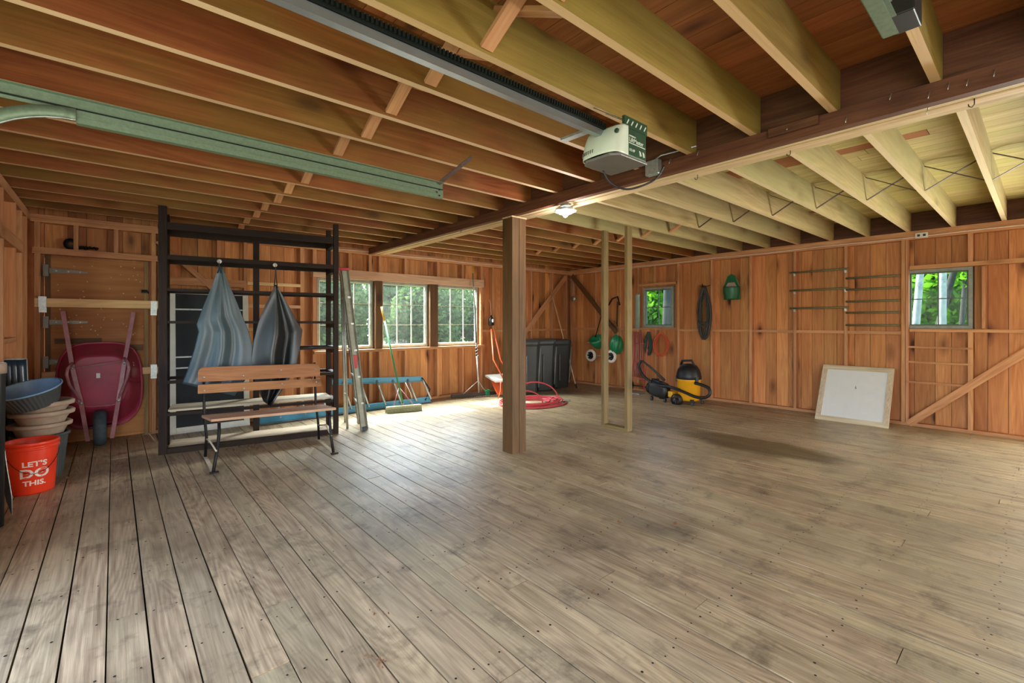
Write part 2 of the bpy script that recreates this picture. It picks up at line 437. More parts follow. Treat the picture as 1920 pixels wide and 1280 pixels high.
# ------------------------------------------------------------------ ceiling
ceil = struct('ceiling')
ZD = ZJ + JH
MB().mm((OUTL - .03, OUTN - .03, ZD + .03), (OUTR + .03, OUTB + .03, ZD + .1)).build('upper_slab', M_beam[0], ceil)
x = OUTL; DW = .14
while x < OUTR:
    b = min(x + DW, OUTR); yj = random.uniform(.5, 5.5)
    xm = (x + b) / 2
    for (ya, yb) in ((OUTN, yj), (yj, OUTB)):
        pale = xm > XB0 + .1 and (ya + yb) / 2 < 3.6 + random.uniform(-.8, .8)
        board('deck_board', (x + .002, ya + .002, ZD), (b - .002, yb - .002, ZD + .02), M_deck_pale if pale else M_deck, ceil)
    x += DW
JY = [.352 + .4045 * k for k in range(-9, 16)]
for i, y in enumerate(JY):
    k = i - 9
    famL = M_joist_olive if (k <= 3 and k >= -9) else M_joist
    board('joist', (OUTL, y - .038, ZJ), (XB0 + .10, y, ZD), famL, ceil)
    famR = M_joist_pale if k <= 8 else M_joist
    y2 = y - .042
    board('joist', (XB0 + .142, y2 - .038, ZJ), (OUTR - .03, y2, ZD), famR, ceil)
for i in range(len(JY) - 1):
    a, b = JY[i], JY[i + 1] - .038
    board('blocking', (XB0 + .06, a + .001, ZJ), (XB0 + .098, b - .001, ZD - .002), M_beam, ceil)
    board('blocking', (XB0 + .102, a - .04, ZJ), (XB0 + .14, b - .002, ZD - .002), M_beam, ceil)
    a2, b2 = a - .042, b - .042
    board('rim_board', (OUTR - .028, a2 - .037, ZJ), (OUTR, b2 + .037, ZD - .002), M_beam, ceil)
    if i >= 7:
        xx = 1.16 + random.uniform(-.02, .02)
        stick('bridging', (xx, a + .004, ZD - .03), (xx, b - .004, ZJ + .02), .062, .019, M_stud, ceil, up=(0, 1, 1))
        stick('bridging', (xx + .07, a + .004, ZJ + .02), (xx + .07, b - .004, ZD - .03), .062, .019, M_stud, ceil, up=(0, 1, 1))
        xx = 5.25
        if i < 15:
            for sgn in (0, 1):
                p, q = (xx + .03 * sgn, a2 + .003, (ZD - .02) if sgn else (ZJ + .012)), (xx + .03 * sgn, b2 - .003, (ZJ + .012) if sgn else (ZD - .02))
                stick('metal_bridging', p, q, .03, .004, M_rust, ceil, up=(0, 1, 1))
        else:
            stick('bridging', (xx, a2 + .004, ZJ + .02), (xx, b2 - .004, ZD - .03), .06, .019, M_pale, ceil, up=(0, 1, 1))
            stick('bridging', (xx + .07, a2 + .004, ZD - .03), (xx + .07, b2 - .004, ZJ + .02), .06, .019, M_stud, ceil, up=(0, 1, 1))

# ------------------------------------------------------------------ walls
def wall_shell(name, axis, pos, thick, a0, a1, z0, z1, holes):
    """outer sheathing with real openings; axis 'y' wall lies at y=pos and spans x, axis 'x' wall lies at x=pos and spans y"""
    w = struct(name); mb = MB()
    cuts = sorted(set([a0, a1] + [h[0] for h in holes] + [h[1] for h in holes]))
    for p, q in zip(cuts[:-1], cuts[1:]):
        zs = [(z0, z1)]
        for h in holes:
            if h[0] <= p + 1e-6 and h[1] >= q - 1e-6:
                nz = []
                for (u, v) in zs:
                    if h[2] > u: nz.append((u, min(v, h[2])))
                    if h[3] < v: nz.append((max(u, h[3]), v))
                zs = nz
        for (u, v) in zs:
            if axis == 'y': mb.mm((p, pos, u), (q, pos + thick, v))
            else: mb.mm((pos, p, u), (pos + thick, q, v))
    mb.build('outer_sheathing', M_beam[2], w)
    return w
def siding(w, axis, pos, thick, a0, a1, z0, z1, holes, wr=(.13, .2)):
    a = a0
    while a < a1 - .01:
        b = min(a + random.uniform(*wr), a1)
        if a1 - b < .05: b = a1
        zs = [(z0, z1)]
        for h in holes:
            if h[0] < b - .01 and h[1] > a + .01:
                if h[0] > a + .01: b = h[0]
                elif h[1] < b - .01: b = h[1]
        for h in holes:
            if h[0] < b - .005 and h[1] > a + .005:
                nz = []
                for (u, v) in zs:
                    if h[2] > u: nz.append((u, min(v, h[2])))
                    if h[3] < v: nz.append((max(u, h[3]), v))
                zs = nz
        for (u, v) in zs:
            if v - u < .02: continue
            d = random.uniform(0, .004)
            if axis == 'y': board('siding_board', (a + .002, pos - d, u), (b - .002, pos + thick - .002, v), M_side, w)
            else:
                p0, p1 = (pos - d, pos + thick - .002) if thick > 0 else (pos + thick + .002, pos + d)
                board('siding_board', (p0, a + .002, u), (p1, b - .002, v), M_side, w)
        a = b

BWIN = [(2.17, 3.00, .88, 1.90), (3.13, 3.95, .88, 1.90), (4.12, 4.99, .88, 1.90)]
DOOR = (-.53, .30, 0.0, 1.97)
hb = BWIN + [DOOR]
wb = wall_shell('wall_back', 'y', OUTB + .022, .03, OUTL - .03, OUTR + .03, -.03, ZD + .03, hb)
siding(wb, 'y', OUTB, .022, OUTL, OUTR, 0, ZD, [(h[0] - .01, h[1] + .01, h[2] - .01, h[3] + .01) for h in hb])
RWIN = [(.541, 1.131, 1.195, 1.912), (4.278, 4.893, 1.18, 1.91)]
ROPEN = (-3.1, -.42, 0, 2.05)
hr = RWIN + [ROPEN]
wr_ = wall_shell('wall_right', 'x', OUTR + .022, .03, OUTN, OUTB + .022, -.03, ZD + .03, hr)
siding(wr_, 'x', OUTR, .022, OUTN, OUTB, 0, ZD, [(h[0] - .01, h[1] + .01, h[2] - .01, h[3] + .01) for h in hr])
LD = [(.40, 3.04, 0, 2.08), (-3.15, -.5, 0, 2.08), (4.2, 5.06, .9, 1.88)]
wl = wall_shell('wall_left', 'x', OUTL - .052, .03, OUTN, OUTB + .022, -.03, ZD + .03, LD)
siding(wl, 'x', OUTL, -.022, OUTN, OUTB, 0, ZD, LD)
wn_ = wall_shell('wall_near', 'y', OUTN - .052, .03, OUTL - .03, OUTR + .03, -.03, ZD + .03, [])
siding(wn_, 'y', OUTN - .022, .022, OUTL, OUTR, 0, ZD, [], (.18, .26))

def stud_y(x, z0, z1, w=.038, fam=None, name='stud'):      # stud on the back wall, face width along x
    board(name, (x - w / 2, YB, z0), (x + w / 2, OUTB - .001, z1), fam or M_stud, wb)
def stud_x(y, z0, z1, w=.038, name='stud', face=XR, dd=0):
    board(name, (face - dd, y - w / 2, z0), (OUTR - .001, y + w / 2, z1), M_stud, wr_)
# plates
board('top_plate', (OUTL, YB - .004, ZP), (OUTR, OUTB - .001, ZP + .04), M_stud, wb)
board('top_plate', (OUTL, YB, ZP + .042), (OUTR, OUTB - .001, ZP + .08), M_stud, wb)
board('sole_plate', (.36, YB, 0), (XR, OUTB - .001, .038), M_stud, wb)
board('top_plate', (XR - .004, OUTN, ZP), (OUTR - .001, YB - .005, ZP + .04), M_stud, wr_)
board('top_plate', (XR, OUTN, ZP + .042), (OUTR - .001, YB, ZJ - .001), M_stud, wr_)
board('sole_plate', (XR, -.40, 0), (OUTR - .001, YB, .038), M_stud, wr_)
board('top_plate', (OUTL + .001, OUTN, ZP), (XL, YB - .005, ZP + .08), M_stud, wl)
# back wall framing
for xx in (-.585, .345, .405): stud_y(xx, 0, ZP, .042)
board('header', (-.62, YB - .012, 1.965), (.38, OUTB - .02, 2.03), M_stud, wb)
for xx in (-.30, .02): stud_y(xx, 2.031, ZP, .038)
for xx in (.98, 1.27): stud_y(xx, 1.95 if xx < 1 else 0, ZP)
board('girt', (.43, YB - .005, 1.71), (1.25, OUTB - .03, 1.80), M_stud, wb)
for zz in (1.79, 1.50, 1.20): board('cleat', (1.29, YB - .01, zz - .04), (1.93, YB + .03, zz), M_pale, wb)
stick('brace', (.38, YB + .03, 2.20), (.98, YB + .03, 1.62), .055, .09, M_stud, wb, up=(0, 1, 0))
for xx in (1.955, 2.12): stud_y(xx, 0, ZP, .05)
# window posts, big header, sill
board('header', (2.09, YB - .03, 1.905), (5.06, OUTB - .01, 2.035), M_beam_light, wb)
for xx, w in ((3.065, .13), (4.035, .17)): board('window_post', (xx - w / 2 + .01, YB - .01, .86), (xx + w / 2 - .01, OUTB - .001, 1.904), M_post, wb)
board('window_sill', (2.10, YB - .05, .828), (5.06, OUTB - .001, .868), M_stud, wb)
for xx in (2.62, 2.93, 3.09, 3.52, 4.12, 4.62): stud_y(xx, 2.036, ZP, .045)
for xx in (2.40, 2.62, 2.93, 3.09, 3.52, 4.12, 4.62): stud_y(xx, .039, .827, .038)
for xx in (5.03, 5.30, 5.66, 6.27, 6.88, 7.30): stud_y(xx, .039, ZP, .042)
for p, q in ((5.05, 5.28), (5.32, 5.64), (5.68, 6.25), (6.29, 6.86), (6.90, 7.28)): board('girt', (p, YB, 1.10), (q, OUTB - .03, 1.14), M_stud, wb)
stick('brace', (7.25, YB - .012, 2.24), (5.55, YB - .012, .55), .10, .022, M_stud, wb, up=(0, 1, 0))
# right wall framing
sy = [-.14, 1.149, 1.74, 2.35, 2.96, 3.57, 4.16, 5.37, 5.97]
for y in sy: stud_x(y, .039, ZP, .036)
stud_x(1.112, .039, ZP, .03); stud_x(-.38, .039, ZP, .05); stud_x(6.62, .039, ZP, .05); stud_x(4.97, .039, ZP, .04)
stud_x(.556, .039, 1.19, .04); stud_x(.556, 1.965, ZP, .04); stud_x(.45, 1.2, 1.9, .03); stud_x(4.60, .039, 1.17); stud_x(4.62, 1.99, ZP)
board('header', (XR - .006, -.35, 1.915), (OUTR - .002, 1.09, 1.963), M_stud, wr_)
board('header', (XR - .006, 4.20, 1.945), (OUTR - .002, 4.95, 1.985), M_stud, wr_)
board('sill', (XR - .006, .0, 1.155), (OUTR - .002, 1.09, 1.19), M_stud, wr_)
board('sill', (XR - .006, 4.18, 1.14), (OUTR - .002, 4.95, 1.178), M_stud, wr_)
edges = sorted(sy[1:] + [6.6]); 
for a, b in zip(edges[:-1], edges[1:]):
    if a > 4.1 and a < 5: continue
    board('girt', (XR + .002, a + .02, 1.12), (OUTR - .02, b - .02, 1.158), M_stud, wr_)
board('girt', (XR + .002, 4.99, 1.12), (OUTR - .02, 5.35, 1.158), M_stud, wr_)
for zz in (.968, .785, .54): board('batten', (XR - .012, .54, zz - .012), (XR + .012, 1.12, zz + .012), M_stud, wr_)
stick('brace', (XR - .012, 1.10, .02), (XR - .012, -.35, 1.42), .08, .022, M_stud, wr_, up=(1, 0, 0))
stick('brace', (XR - .012, 6.60, 2.27), (XR - .012, 5.45, 1.08), .09, .022, M_post, wr_, up=(1, 0, 0))
# left wall framing
for y, z1 in ((5.16, 2.28), (5.75, 2.28), (6.11, 2.28), (6.42, 2.28), (3.1, 2.28), (3.6, 2.28), (.33, 2.28)):
    board('stud', (OUTL + .001, y - .02, 0), (XL, y + .02, ZP), M_stud, wl)
board('header', (OUTL + .001, 4.1, 1.90), (XL + .006, 6.1, 2.0), M_stud, wl)
board('header', (OUTL + .001, .3, 2.09), (XL + .006, 3.1, 2.28), M_stud, wl)
board('girt', (OUTL + .001, 5.18, 1.10), (XL, 5.73, 1.14), M_stud, wl)

# ------------------------------------------------------------------ windows
def window(name, axis, pos, a0, a1, z0, z1, cols, rows, fr, frm, mun, glass, label, jamb=.03):
    w = struct(name, label)
    def bx(nm, p, q, u, v, d0, d1, mat, par):
        if axis == 'y': return MB().mm((p, pos + d0, u), (q, pos + d1, v)).build(nm, mat, par)
        return MB().mm((pos + d0, p, u), (pos + d1, q, v)).build(nm, mat, par)
    for (p, q, u, v) in ((a0, a0 + fr, z0, z1), (a1 - fr, a1, z0, z1), (a0 + fr, a1 - fr, z0, z0 + fr), (a0 + fr, a1 - fr, z1 - fr, z1)):
        bx('frame', p, q, u, v, 0, .06, frm, w)
    ia0, ia1, iz0, iz1 = a0 + fr, a1 - fr, z0 + fr, z1 - fr
    s = .016
    for (p, q, u, v) in ((ia0, ia0 + s, iz0, iz1), (ia1 - s, ia1, iz0, iz1), (ia0 + s, ia1 - s, iz0, iz0 + s), (ia0 + s, ia1 - s, iz1 - s, iz1)):
        bx('sash', p, q, u, v, .02, .05, mun, w)
    m = .012; W_ = ia1 - ia0; H_ = iz1 - iz0
    for i in range(1, cols): c = ia0 + W_ * i / cols; bx('muntin', c - m / 2, c + m / 2, iz0 + s, iz1 - s, .024, .042, mun, w)
    for j in range(1, rows): c = iz0 + H_ * j / rows; bx('muntin', ia0 + s, ia1 - s, c - m / 2, c + m / 2, .026, .04, mun, w)
    for i in range(cols):
        for j in range(rows):
            bx('pane', ia0 + W_ * i / cols + .004, ia0 + W_ * (i + 1) / cols - .004, iz0 + H_ * j / rows + .004, iz0 + H_ * (j + 1) / rows - .004, .032, .034, glass, w)
    return w
lb = ['white-muntined window left of the trio, behind the step ladder', 'middle window of the trio over the blue ladder', 'right window of the trio with the pole leaning before it']
for i, (a0, a1, z0, z1) in enumerate(BWIN):
    window('window_%d' % (i + 1), 'y', OUTB - .03, a0, a1, z0, z1, 3, 3, .03, M_grey, M_muntin, M_glass_dusty, lb[i])
window('window_4', 'x', OUTR - .04, RWIN[1][0], RWIN[1][1], RWIN[1][2], RWIN[1][3], 2, 2, .04, M_grey, M_dkmuntin, M_glass, 'small window in the right wall near the shop vacuum')
window('window_5', 'x', OUTR - .04, RWIN[0][0], RWIN[0][1], RWIN[0][2], RWIN[0][3], 2, 2, .035, M_grey, M_dkmuntin, M_glass, 'larger woodland window in the right wall above the diagonal brace')
w6 = window('window_6', 'x', OUTL - .01, 4.2, 5.06, .9, 1.88, 2, 2, .05, M_grey, M_muntin, M_glass, 'window in the left wall at the edge of view')

# ------------------------------------------------------------------ outdoors
gr = MB(); gr.add([(-40, -40, -.35), (45, -40, -.35), (45, 45, -.35), (-40, 45, -.35)], [(0, 1, 2, 3)])
g = gr.build('ground', M_grass); tag(g, kind='structure')
def tree(name, base, h, r, bark, leafm, crown, n, label, cat='tree', lean=(0, 0), group=None, leafsize=.13, crown_z=.4):
    t = thing(name, label, cat, (base[0], base[1], -.35), group)
    pts = [Vector((base[0] + lean[0] * u + .08 * math.sin(u * 5), base[1] + lean[1] * u + .06 * math.cos(u * 4), -.35 + h * u)) for u in [i / 8 for i in range(9)]]
    MB().tube(pts, [r * (1 - .6 * i / 8) for i in range(9)], 10).build('trunk', bark, t)
    rng = np.random.default_rng(int(abs(base[0] * 100 + base[1] * 10)))
    zc = -.35 + h * crown_z
    c = rng.normal(size=(n, 3)); c /= np.linalg.norm(c, axis=1)[:, None]
    c *= (rng.random(n) ** .28)[:, None]
    cl = rng.normal(size=(26, 3)) * .5
    c = c * np.array([crown[0], crown[1], crown[2]]) * (.72 + .28 * np.sin(c @ cl.T * 4).mean(1) * 3)[:, None]
    c += np.array([base[0] + lean[0] * .7, base[1] + lean[1] * .7, zc + crown[2] * .6])
    c[:, 2] = np.maximum(c[:, 2], -.3)
    u = rng.normal(size=(n, 3)); u /= np.linalg.norm(u, axis=1)[:, None]
    v = np.cross(u, rng.normal(size=(n, 3))); v /= np.linalg.norm(v, axis=1)[:, None]
    s = leafsize * (.6 + .8 * rng.random(n))[:, None]
    P = np.stack([c - u * s, c + v * s * .5, c + u * s, c - v * s * .5], 1).reshape(-1, 3) - np.array([base[0], base[1], -.35])
    me = bpy.data.meshes.new('foliage'); me.from_pydata(P.tolist(), [], np.arange(n * 4).reshape(-1, 4).tolist())
    f = place('foliage', me, leafm, t, Matrix.Translation((base[0], base[1], -.35))); f['kind'] = 'stuff'
    return t
# through the right windows
def bt(px, X_): return at_x(px, 560, X_)[:2]
tree('birch_tree', bt(1714, 12.0), 8, .075, M_bark_white, M_leaf_a, (.5, .8, 1.2), 900, 'pale-barked tree at the left of the larger right window', lean=(0, -.3), crown_z=.42, leafsize=.07)
tree('birch_tree', bt(1773, 13.2), 9, .08, M_bark_white, M_leaf_a, (.5, .8, 1.2), 900, 'pale straight tree in the middle of the larger right window', lean=(0, .1), crown_z=.38, leafsize=.07)
tree('dark_tree', bt(1735, 14.5), 9, .08, M_bark_dark, M_leaf_a, (.5, .9, 1.4), 1200, 'dark leaning tree between the two pale trunks', lean=(0, -1.6), crown_z=.3, leafsize=.08)
tree('dark_tree', bt(1802, 15.8), 9, .06, M_bark_dark, M_leaf_a, (.5, .9, 1.4), 1200, 'thin dark tree at the right of the larger right window', lean=(0, -.3), crown_z=.32, leafsize=.08)
tree('dark_tree', bt(1252, 11.5), 9, .15, M_bark_dark, M_leaf_a, (1.0, 1.0, 1.2), 1500, 'thick dark trunk at the right of the small window', crown_z=.45, leafsize=.08)
TWORD = ['first', 'second', 'third', 'fourth', 'fifth', 'sixth']
for r_, (xx, ys_) in enumerate(((19.2, (-2.6, 2.2, 7.0, 11.8, 16.6)), (24.4, (-.2, 4.6, 9.4, 14.2, 19.0)))):
    for q_, yy in enumerate(ys_):
        tree('leafy_tree', (xx, yy), 6.5, .12, M_bark_dark, M_leaf_a, (2.1, 2.3, 3.3), 9000, 'bright green leafy tree in the woodland outside the right wall', group='woodland trees outside the right wall', crown_z=.10, leafsize=.15)
# through the back windows: a bank of shrubs
for r_, (yy, xs_) in enumerate(((12.6, (-1.9, 1.2, 4.3, 7.4, 10.5)), (16.2, (-.3, 2.8, 5.9, 9.0, 12.1)))):
    for q_, xx in enumerate(xs_):
        tree('shrub', (xx, yy), 2.6, .07, M_bark_dark, M_leaf_b, (1.5, 1.5, 2.1), 9000, 'dense green shrub in the bank outside the back windows', 'shrub', group='shrubs outside the back windows', crown_z=.15, leafsize=.085)

for q_, xx in enumerate((-3, 5, 13, 21)):
    tree('tall_tree', (xx, 23.5), 8, .2, M_bark_dark, M_leaf_b, (3.9, 2.6, 4.6), 9000, 'tall green tree far behind the shrubs north of the garage', group='tall trees far behind the shrubs', crown_z=.10, leafsize=.24)
for q_, yy in enumerate((-4, 4, 12)):
    tree('tall_tree', (31, yy), 8, .2, M_bark_dark, M_leaf_a, (2.6, 3.9, 4.6), 9000, 'tall green tree deepest in the woodland east of the garage', group='tall trees deepest in the woodland', crown_z=.10, leafsize=.24)

for q_, xx in enumerate((1, 9, 17)):
    tree('tall_tree', (xx, 30), 8, .2, M_bark_dark, M_leaf_b, (3.9, 2.6, 5.0), 8000, 'tall green tree far behind the shrubs north of the garage', group='tall trees far behind the shrubs', crown_z=.10, leafsize=.28)

# ------------------------------------------------------------------ beam and posts
t = thing('ceiling_beam', 'long built-up reddish timber beam carrying the ceiling joists', 'beam', (3.02, 1.5, ZBM))
bw = (XB1 - XB0) / 4
for i in range(4):
    dz = (0, .006, .0, .004)[i]
    board('beam_plank', (XB0 + i * bw + .002, -3.6, ZBM + dz), (XB0 + (i + 1) * bw - .003, YB - .01, ZJ - .001), M_beam if i == 0 else M_beam_light, t)
board('splice_plate', (XB0 - .022, .80, ZJ - .05), (XB0 - .001, 1.05, ZJ - .004), M_beam, t)
for p in ((1478, 233), (1588, 218), (1671, 175), (1740, 202), (1743, 172), (1780, 155), (1815, 148), (1866, 130), (1257, 298), (1310, 282)):
    c = at_x(p[0], p[1], XB0 - .012)
    MB().tube([c, c + V(.012, 0, .0)], .0016, 5).tube([c, c + V(-.012, .004, -.034)], .0016, 5).build('bent_nail', M_galv, t)
POSTY = 3.345
t = thing('support_post', 'thick square built-up timber post under the beam in mid-floor', 'post', (2.99, 3.43, 0))
for i in range(4):
    o = (0, .004, 0, .007)[i]
    board('post_plank', (XB0 + .002 + i * .046, POSTY + o, .0), (XB0 + .046 + i * .046, POSTY + .145, ZBM - .012), M_post, t)
MB().mm((XB0 - .004, POSTY + .0, ZBM - .012), (XB0 + .19, POSTY + .145, ZBM)).build('cap_shim', M_beam_light[0], t)
t = thing('stud_frame', 'pair of slim weathered uprights joined by a floor plate', 'post', (4.54, 3.33, 0))
board('bottom_plate', (4.50, 3.16, 0), (4.59, 3.54, .036), M_post2, t)
board('upright', (4.50, 3.50, .036), (4.59, 3.54, ZJ - .001), M_post2, t)
board('upright', (4.50, 3.16, .036), (4.59, 3.20, ZJ - .001), M_post2, t)

# ------------------------------------------------------------------ the boarded-up door in the back wall
d = struct('door_1', 'plywood door behind the wheelbarrow, barred with a timber')
MB().mm((-.525, YB + .035, .03), (.295, YB + .06, 1.945)).build('door_panel', M_ply[0], d)
MB().mm((-.53, OUTB - .004, 0), (.30, OUTB + .015, 1.97)).build('outer_boards', M_side[2], d)
board('stile', (-.53, YB + .03, 0), (-.49, YB + .07, 1.96), M_post, d)
board('stile', (.262, YB + .028, 0), (.30, YB + .07, 1.96), M_post2, d)
board('ledge', (-.46, YB + .012, 1.045), (-.10, YB + .034, 1.10), M_post, d)
board('ledge', (-.10, YB + .012, .955), (.25, YB + .034, 1.02), M_post, d)
for zz in (1.80, 1.27, .86):
    h = MB(); h.mm((-.545, YB + .004, zz - .06), (-.505, YB + .034, zz + .06)); h.prism([(-.50, YB + .020, zz - .026), (-.21, YB + .020, zz - .010), (-.21, YB + .020, zz + .010), (-.50, YB + .020, zz + .026)], (0, .008, 0))
    hg = h.build('strap_hinge', M_hinge, d)
    for q in range(3): MB().lathe([(.009, 0), (.006, .004)], (-.45 + q * .09, YB + .020, zz), 8, Matrix.Rotation(PI / 2, 3, 'X'), cap1=True).build('bolt_head', M_white, hg)
MB().mm((.235, YB + .015, 1.60), (.285, YB + .034, 1.64)).tube([(.24, YB + .005, 1.62), (.285, YB + .0, 1.63), (.30, YB + .01, 1.60)], .008, 6).build('latch', M_iron, d)
sh = MB()
rr = random.Random(4)
for _ in range(46):
    px, pz = rr.uniform(-.47, .25), rr.uniform(1.06, 1.92)
    sh.lathe([(.0065, 0), (.0045, .003)], (px, YB + .035, pz), 7, Matrix.Rotation(PI / 2, 3, 'X'), cap1=True)
tag(sh.build('screw_tips', M_pale[0], d), kind='stuff')
t = thing('door_bar', 'pale timber bar across the plywood door in galvanised brackets', 'bar', (-.12, YB - .03, 1.42))
board('bar', (-.60, YB - .052, 1.425), (.40, YB - .014, 1.512), M_pale, t)
def bracket(x, z, par):
    b = MB(); b.mm((x - .028, YB - .0125, z - .10), (x + .028, YB - .0125 + .003, z + .06)); b.mm((x - .028, YB - .056, z - .048), (x + .028, YB - .0125, z - .045)); b.mm((x - .028, YB - .058, z - .048), (x + .028, YB - .055, z + .06))
    return b.build('bracket', M_galv, par)
bracket(-.545, 1.47, t); bracket(.345, 1.45, t)
t = thing('door_bar', 'low timber bar beside the wheelbarrow, held by one galvanised bracket', 'bar', (.2, YB - .03, .72))
board('bar', (-.55, YB - .05, .69), (.40, YB - .014, .765), M_pale, t); bracket(.345, .73, t)
t = thing('wall_clutter', 'dark rusty hardware piled on the header above the plywood door', 'hardware', (-.28, YB - .03, 2.03))
MB().lathe([(.02, -.012), (.055, -.012), (.06, 0), (.055, .012), (.02, .012)], (-.34, YB + .02, 2.09), 14, Matrix.Rotation(PI / 2, 3, 'X')).build('pulley', M_iron, t)
MB().tube([(-.30 + .17 * u, YB + .02 + .01 * math.sin(u * 40), 2.05 + .02 * abs(math.sin(u * 17))) for u in [i / 24 for i in range(25)]], .012, 6).build('chain_heap', M_iron, t)

# ------------------------------------------------------------------ wheelbarrow standing on its nose against the door
t = thing('wheelbarrow', 'maroon wheelbarrow stood upright against the plywood door', 'wheelbarrow', (-.11, 6.40, 0))
def wb_outline(s, k=1.0):   # rounded tray outline, s in 0..1 around
    a = 2 * PI * s; ca, sa = math.cos(a), math.sin(a)
    n = 3.6; r = (abs(ca) ** n + abs(sa) ** n) ** (-1 / n)
    x_, z_ = ca * r, sa * r
    wdt = .325 - .035 * (z_ * .5) - (.05 * max(0, -z_) ** 2)
    return x_ * wdt, z_ * .43
def tray(u, v):
    x_, z_ = wb_outline(u)
    prof = [(1.05, 0.0, 0), (1.03, .0, .01), (1.0, -.01, .0), (.93, -.07, 0), (.84, -.14, 0), (.76, -.20, 0), (.71, -.222, 0), (.66, -.228, 0)]
    q = v * (len(prof) - 1); i = min(int(q), len(prof) - 2); f = q - i
    k_ = prof[i][0] * (1 - f) + prof[i + 1][0] * f; dy = prof[i][1] * (1 - f) + prof[i + 1][1] * f
    zc = .60 + .06 * v
    return Vector((-.105 + x_ * k_, 6.585 + dy - (z_ * .05), zc + z_ * k_ * (1 - .12 * v)))
mt_ = MB().grid(tray, 48, 21)
mt_.add([tray(i / 48, 1) + V(0, .0005, 0) for i in range(48)], [list(range(48))]); mt_.build('tray', M_maroon, t, solid=.004)
rim = [tray(i / 48, 0) for i in range(48)]
MB().tube(rim, .011, 8, closed=True).build('rim', M_maroon, t)
def P3(px, py, y): return at_y(px, py, y)
hl = [P3(118, 584, 6.46), P3(136, 690, 6.30), P3(152, 755, 6.27), P3(165, 826, 6.36)]
hrr = [P3(250, 586, 6.46), P3(233, 680, 6.30), P3(222, 750, 6.27), P3(210, 820, 6.36)]
for hnd, wnm in ((hl, 'left'), (hrr, 'right')):
    m = MB()
    for a, b in zip(hnd[:-1], hnd[1:]): m.bar(a, b, .034, .034, up=(0, 1, 0))
    hnd_o = m.build('handle', M_mauve, t)
    b0 = hnd[1] + V(0, -.005, 0); sgn = -1 if wnm == 'left' else 1
    MB().tube([b0 + V(0, 0, .05), b0 + V(.03 * sgn, -.10, .0), b0 + V(.035 * sgn, -.13, -.05), b0 + V(.02 * sgn, -.04, -.16), hnd[2] + V(0, -.005, .02)], .014, 7).build('leg', M_mauve, t)
    for q in (1, 2): MB().lathe([(.015, 0), (.011, .008)], hnd[q] + V(0, -.019, 0), 8, Matrix.Rotation(PI / 2, 3, 'X'), cap1=True).build('bolt_head', M_galv, hnd_o)
MB().tube([hl[1] + V(.02, -.03, 0), hrr[1] + V(-.02, -.03, .02)], .008, 6).build('cross_brace', M_mauve, t)
wc = V((hl[3].x + hrr[3].x) / 2 + .0, 6.37, .186)
RY = Matrix.Rotation(PI / 2, 3, 'Y')
MB().lathe([(.115, -.05), (.16, -.052), (.18, -.03), (.185, 0), (.18, .03), (.16, .052), (.115, .05)], wc, 32, RY).build('tyre', M_rubber, t)
tyr = t.children[-1] if False else bpy.context.scene.objects[[o.name for o in SC.objects if o.name.startswith('tyre')][-1]]
MB().lathe([(.02, -.04), (.06, -.03), (.116, -.045), (.116, .045), (.06, .03), (.02, .04)], wc, 24, RY).build('wheel_hub', M_mauve, tyr)
MB().tube([V(hl[3].x, 6.40, wc.z + .02), V(hrr[3].x, 6.40, wc.z + .02)], .009, 7).build('axle', M_iron, t)
tr_ = MB().mm((-.135, 6.322, .70), (-.105, 6.330, .75)); tr_.build('sticker', M_white, t)
sc_ = MB()
for i in range(9):
    z_ = .62 + i * .026; c = V(.155 + .004 * math.sin(i), 6.447 - .0 * i, z_)
    sc_.tube([c + V(-.008, 0, 0), c + V(0, -.001, .012), c + V(.009, 0, .004), c + V(.002, -.001, -.006)], .0022, 5)
sc_.build('script_lettering', M_print, t)

# ------------------------------------------------------------------ stacked tubs, planters and the red bucket by the left wall
TC = (-.47, 5.30)
def tub(name, label, z0, rb, rt, hgt, mat, inside, tilt=None, grp=None, ribs=0, lip=.012, c=TC, cat='planter'):
    t = thing(name, label, cat, (c[0], c[1], z0), grp)
    R = tilt if tilt is not None else Matrix.Identity(3)
    m = MB()
    if ribs:
        def f(u, v):
            a = 2 * PI * u; r = rb + (rt - rb) * v + .004 * (1 if 0 < v < 1 else 0) * math.sin(a * ribs + v * 7)
            return V(c[0], c[1], z0) + R @ V(r * math.cos(a), r * math.sin(a), v * hgt)
        m.grid(f, ribs * 4, 8)
    else: m.lathe([(rb, 0), (rb + (rt - rb) * .5, hgt * .5), (rt - .008, hgt - lip * 2)], V(c[0], c[1], z0), 36, R)
    m.lathe([(.001, .002), (rb, .001)], V(c[0], c[1], z0), 36, R)
    m.build('body', mat, t)
    MB().lathe([(rt - .008, hgt - lip * 2.4), (rt + lip, hgt - lip * 2), (rt + lip * 1.2, hgt - lip * .6), (rt + lip * .4, hgt), (rt - lip * .4, hgt - .004)], V(c[0], c[1], z0), 40, R).build('rim', inside if ribs else mat, t)
    MB().lathe([(rt - .006, hgt - .005), (rb - .006 + (rt - rb) * .5, hgt * .5), (rb - .006, .012), (.001, .012)], V(c[0], c[1], z0), 36, R).build('inner_wall', inside, t)
    return t
tub('grow_tub', 'dark tub under the tan planters, behind the red bucket', 0.0, .13, .165, .36, M_ribbed, M_ribbed, ribs=40, c=(-.455, 5.40))
tub('round_planter', 'tan round planter lowest of the stack behind the red bucket', .30, .12, .175, .15, M_tan, M_tan, lip=.016, c=(-.455, 5.40))
tub('round_planter', 'tan round planter, middle of the stack behind the red bucket', .40, .12, .178, .15, M_tan, M_tan, lip=.018, c=(-.445, 5.39))
tub('round_planter', 'tan round planter right under the tilted dark tub', .478, .12, .182, .15, M_tan, M_tan, lip=.018, c=(-.45, 5.38))
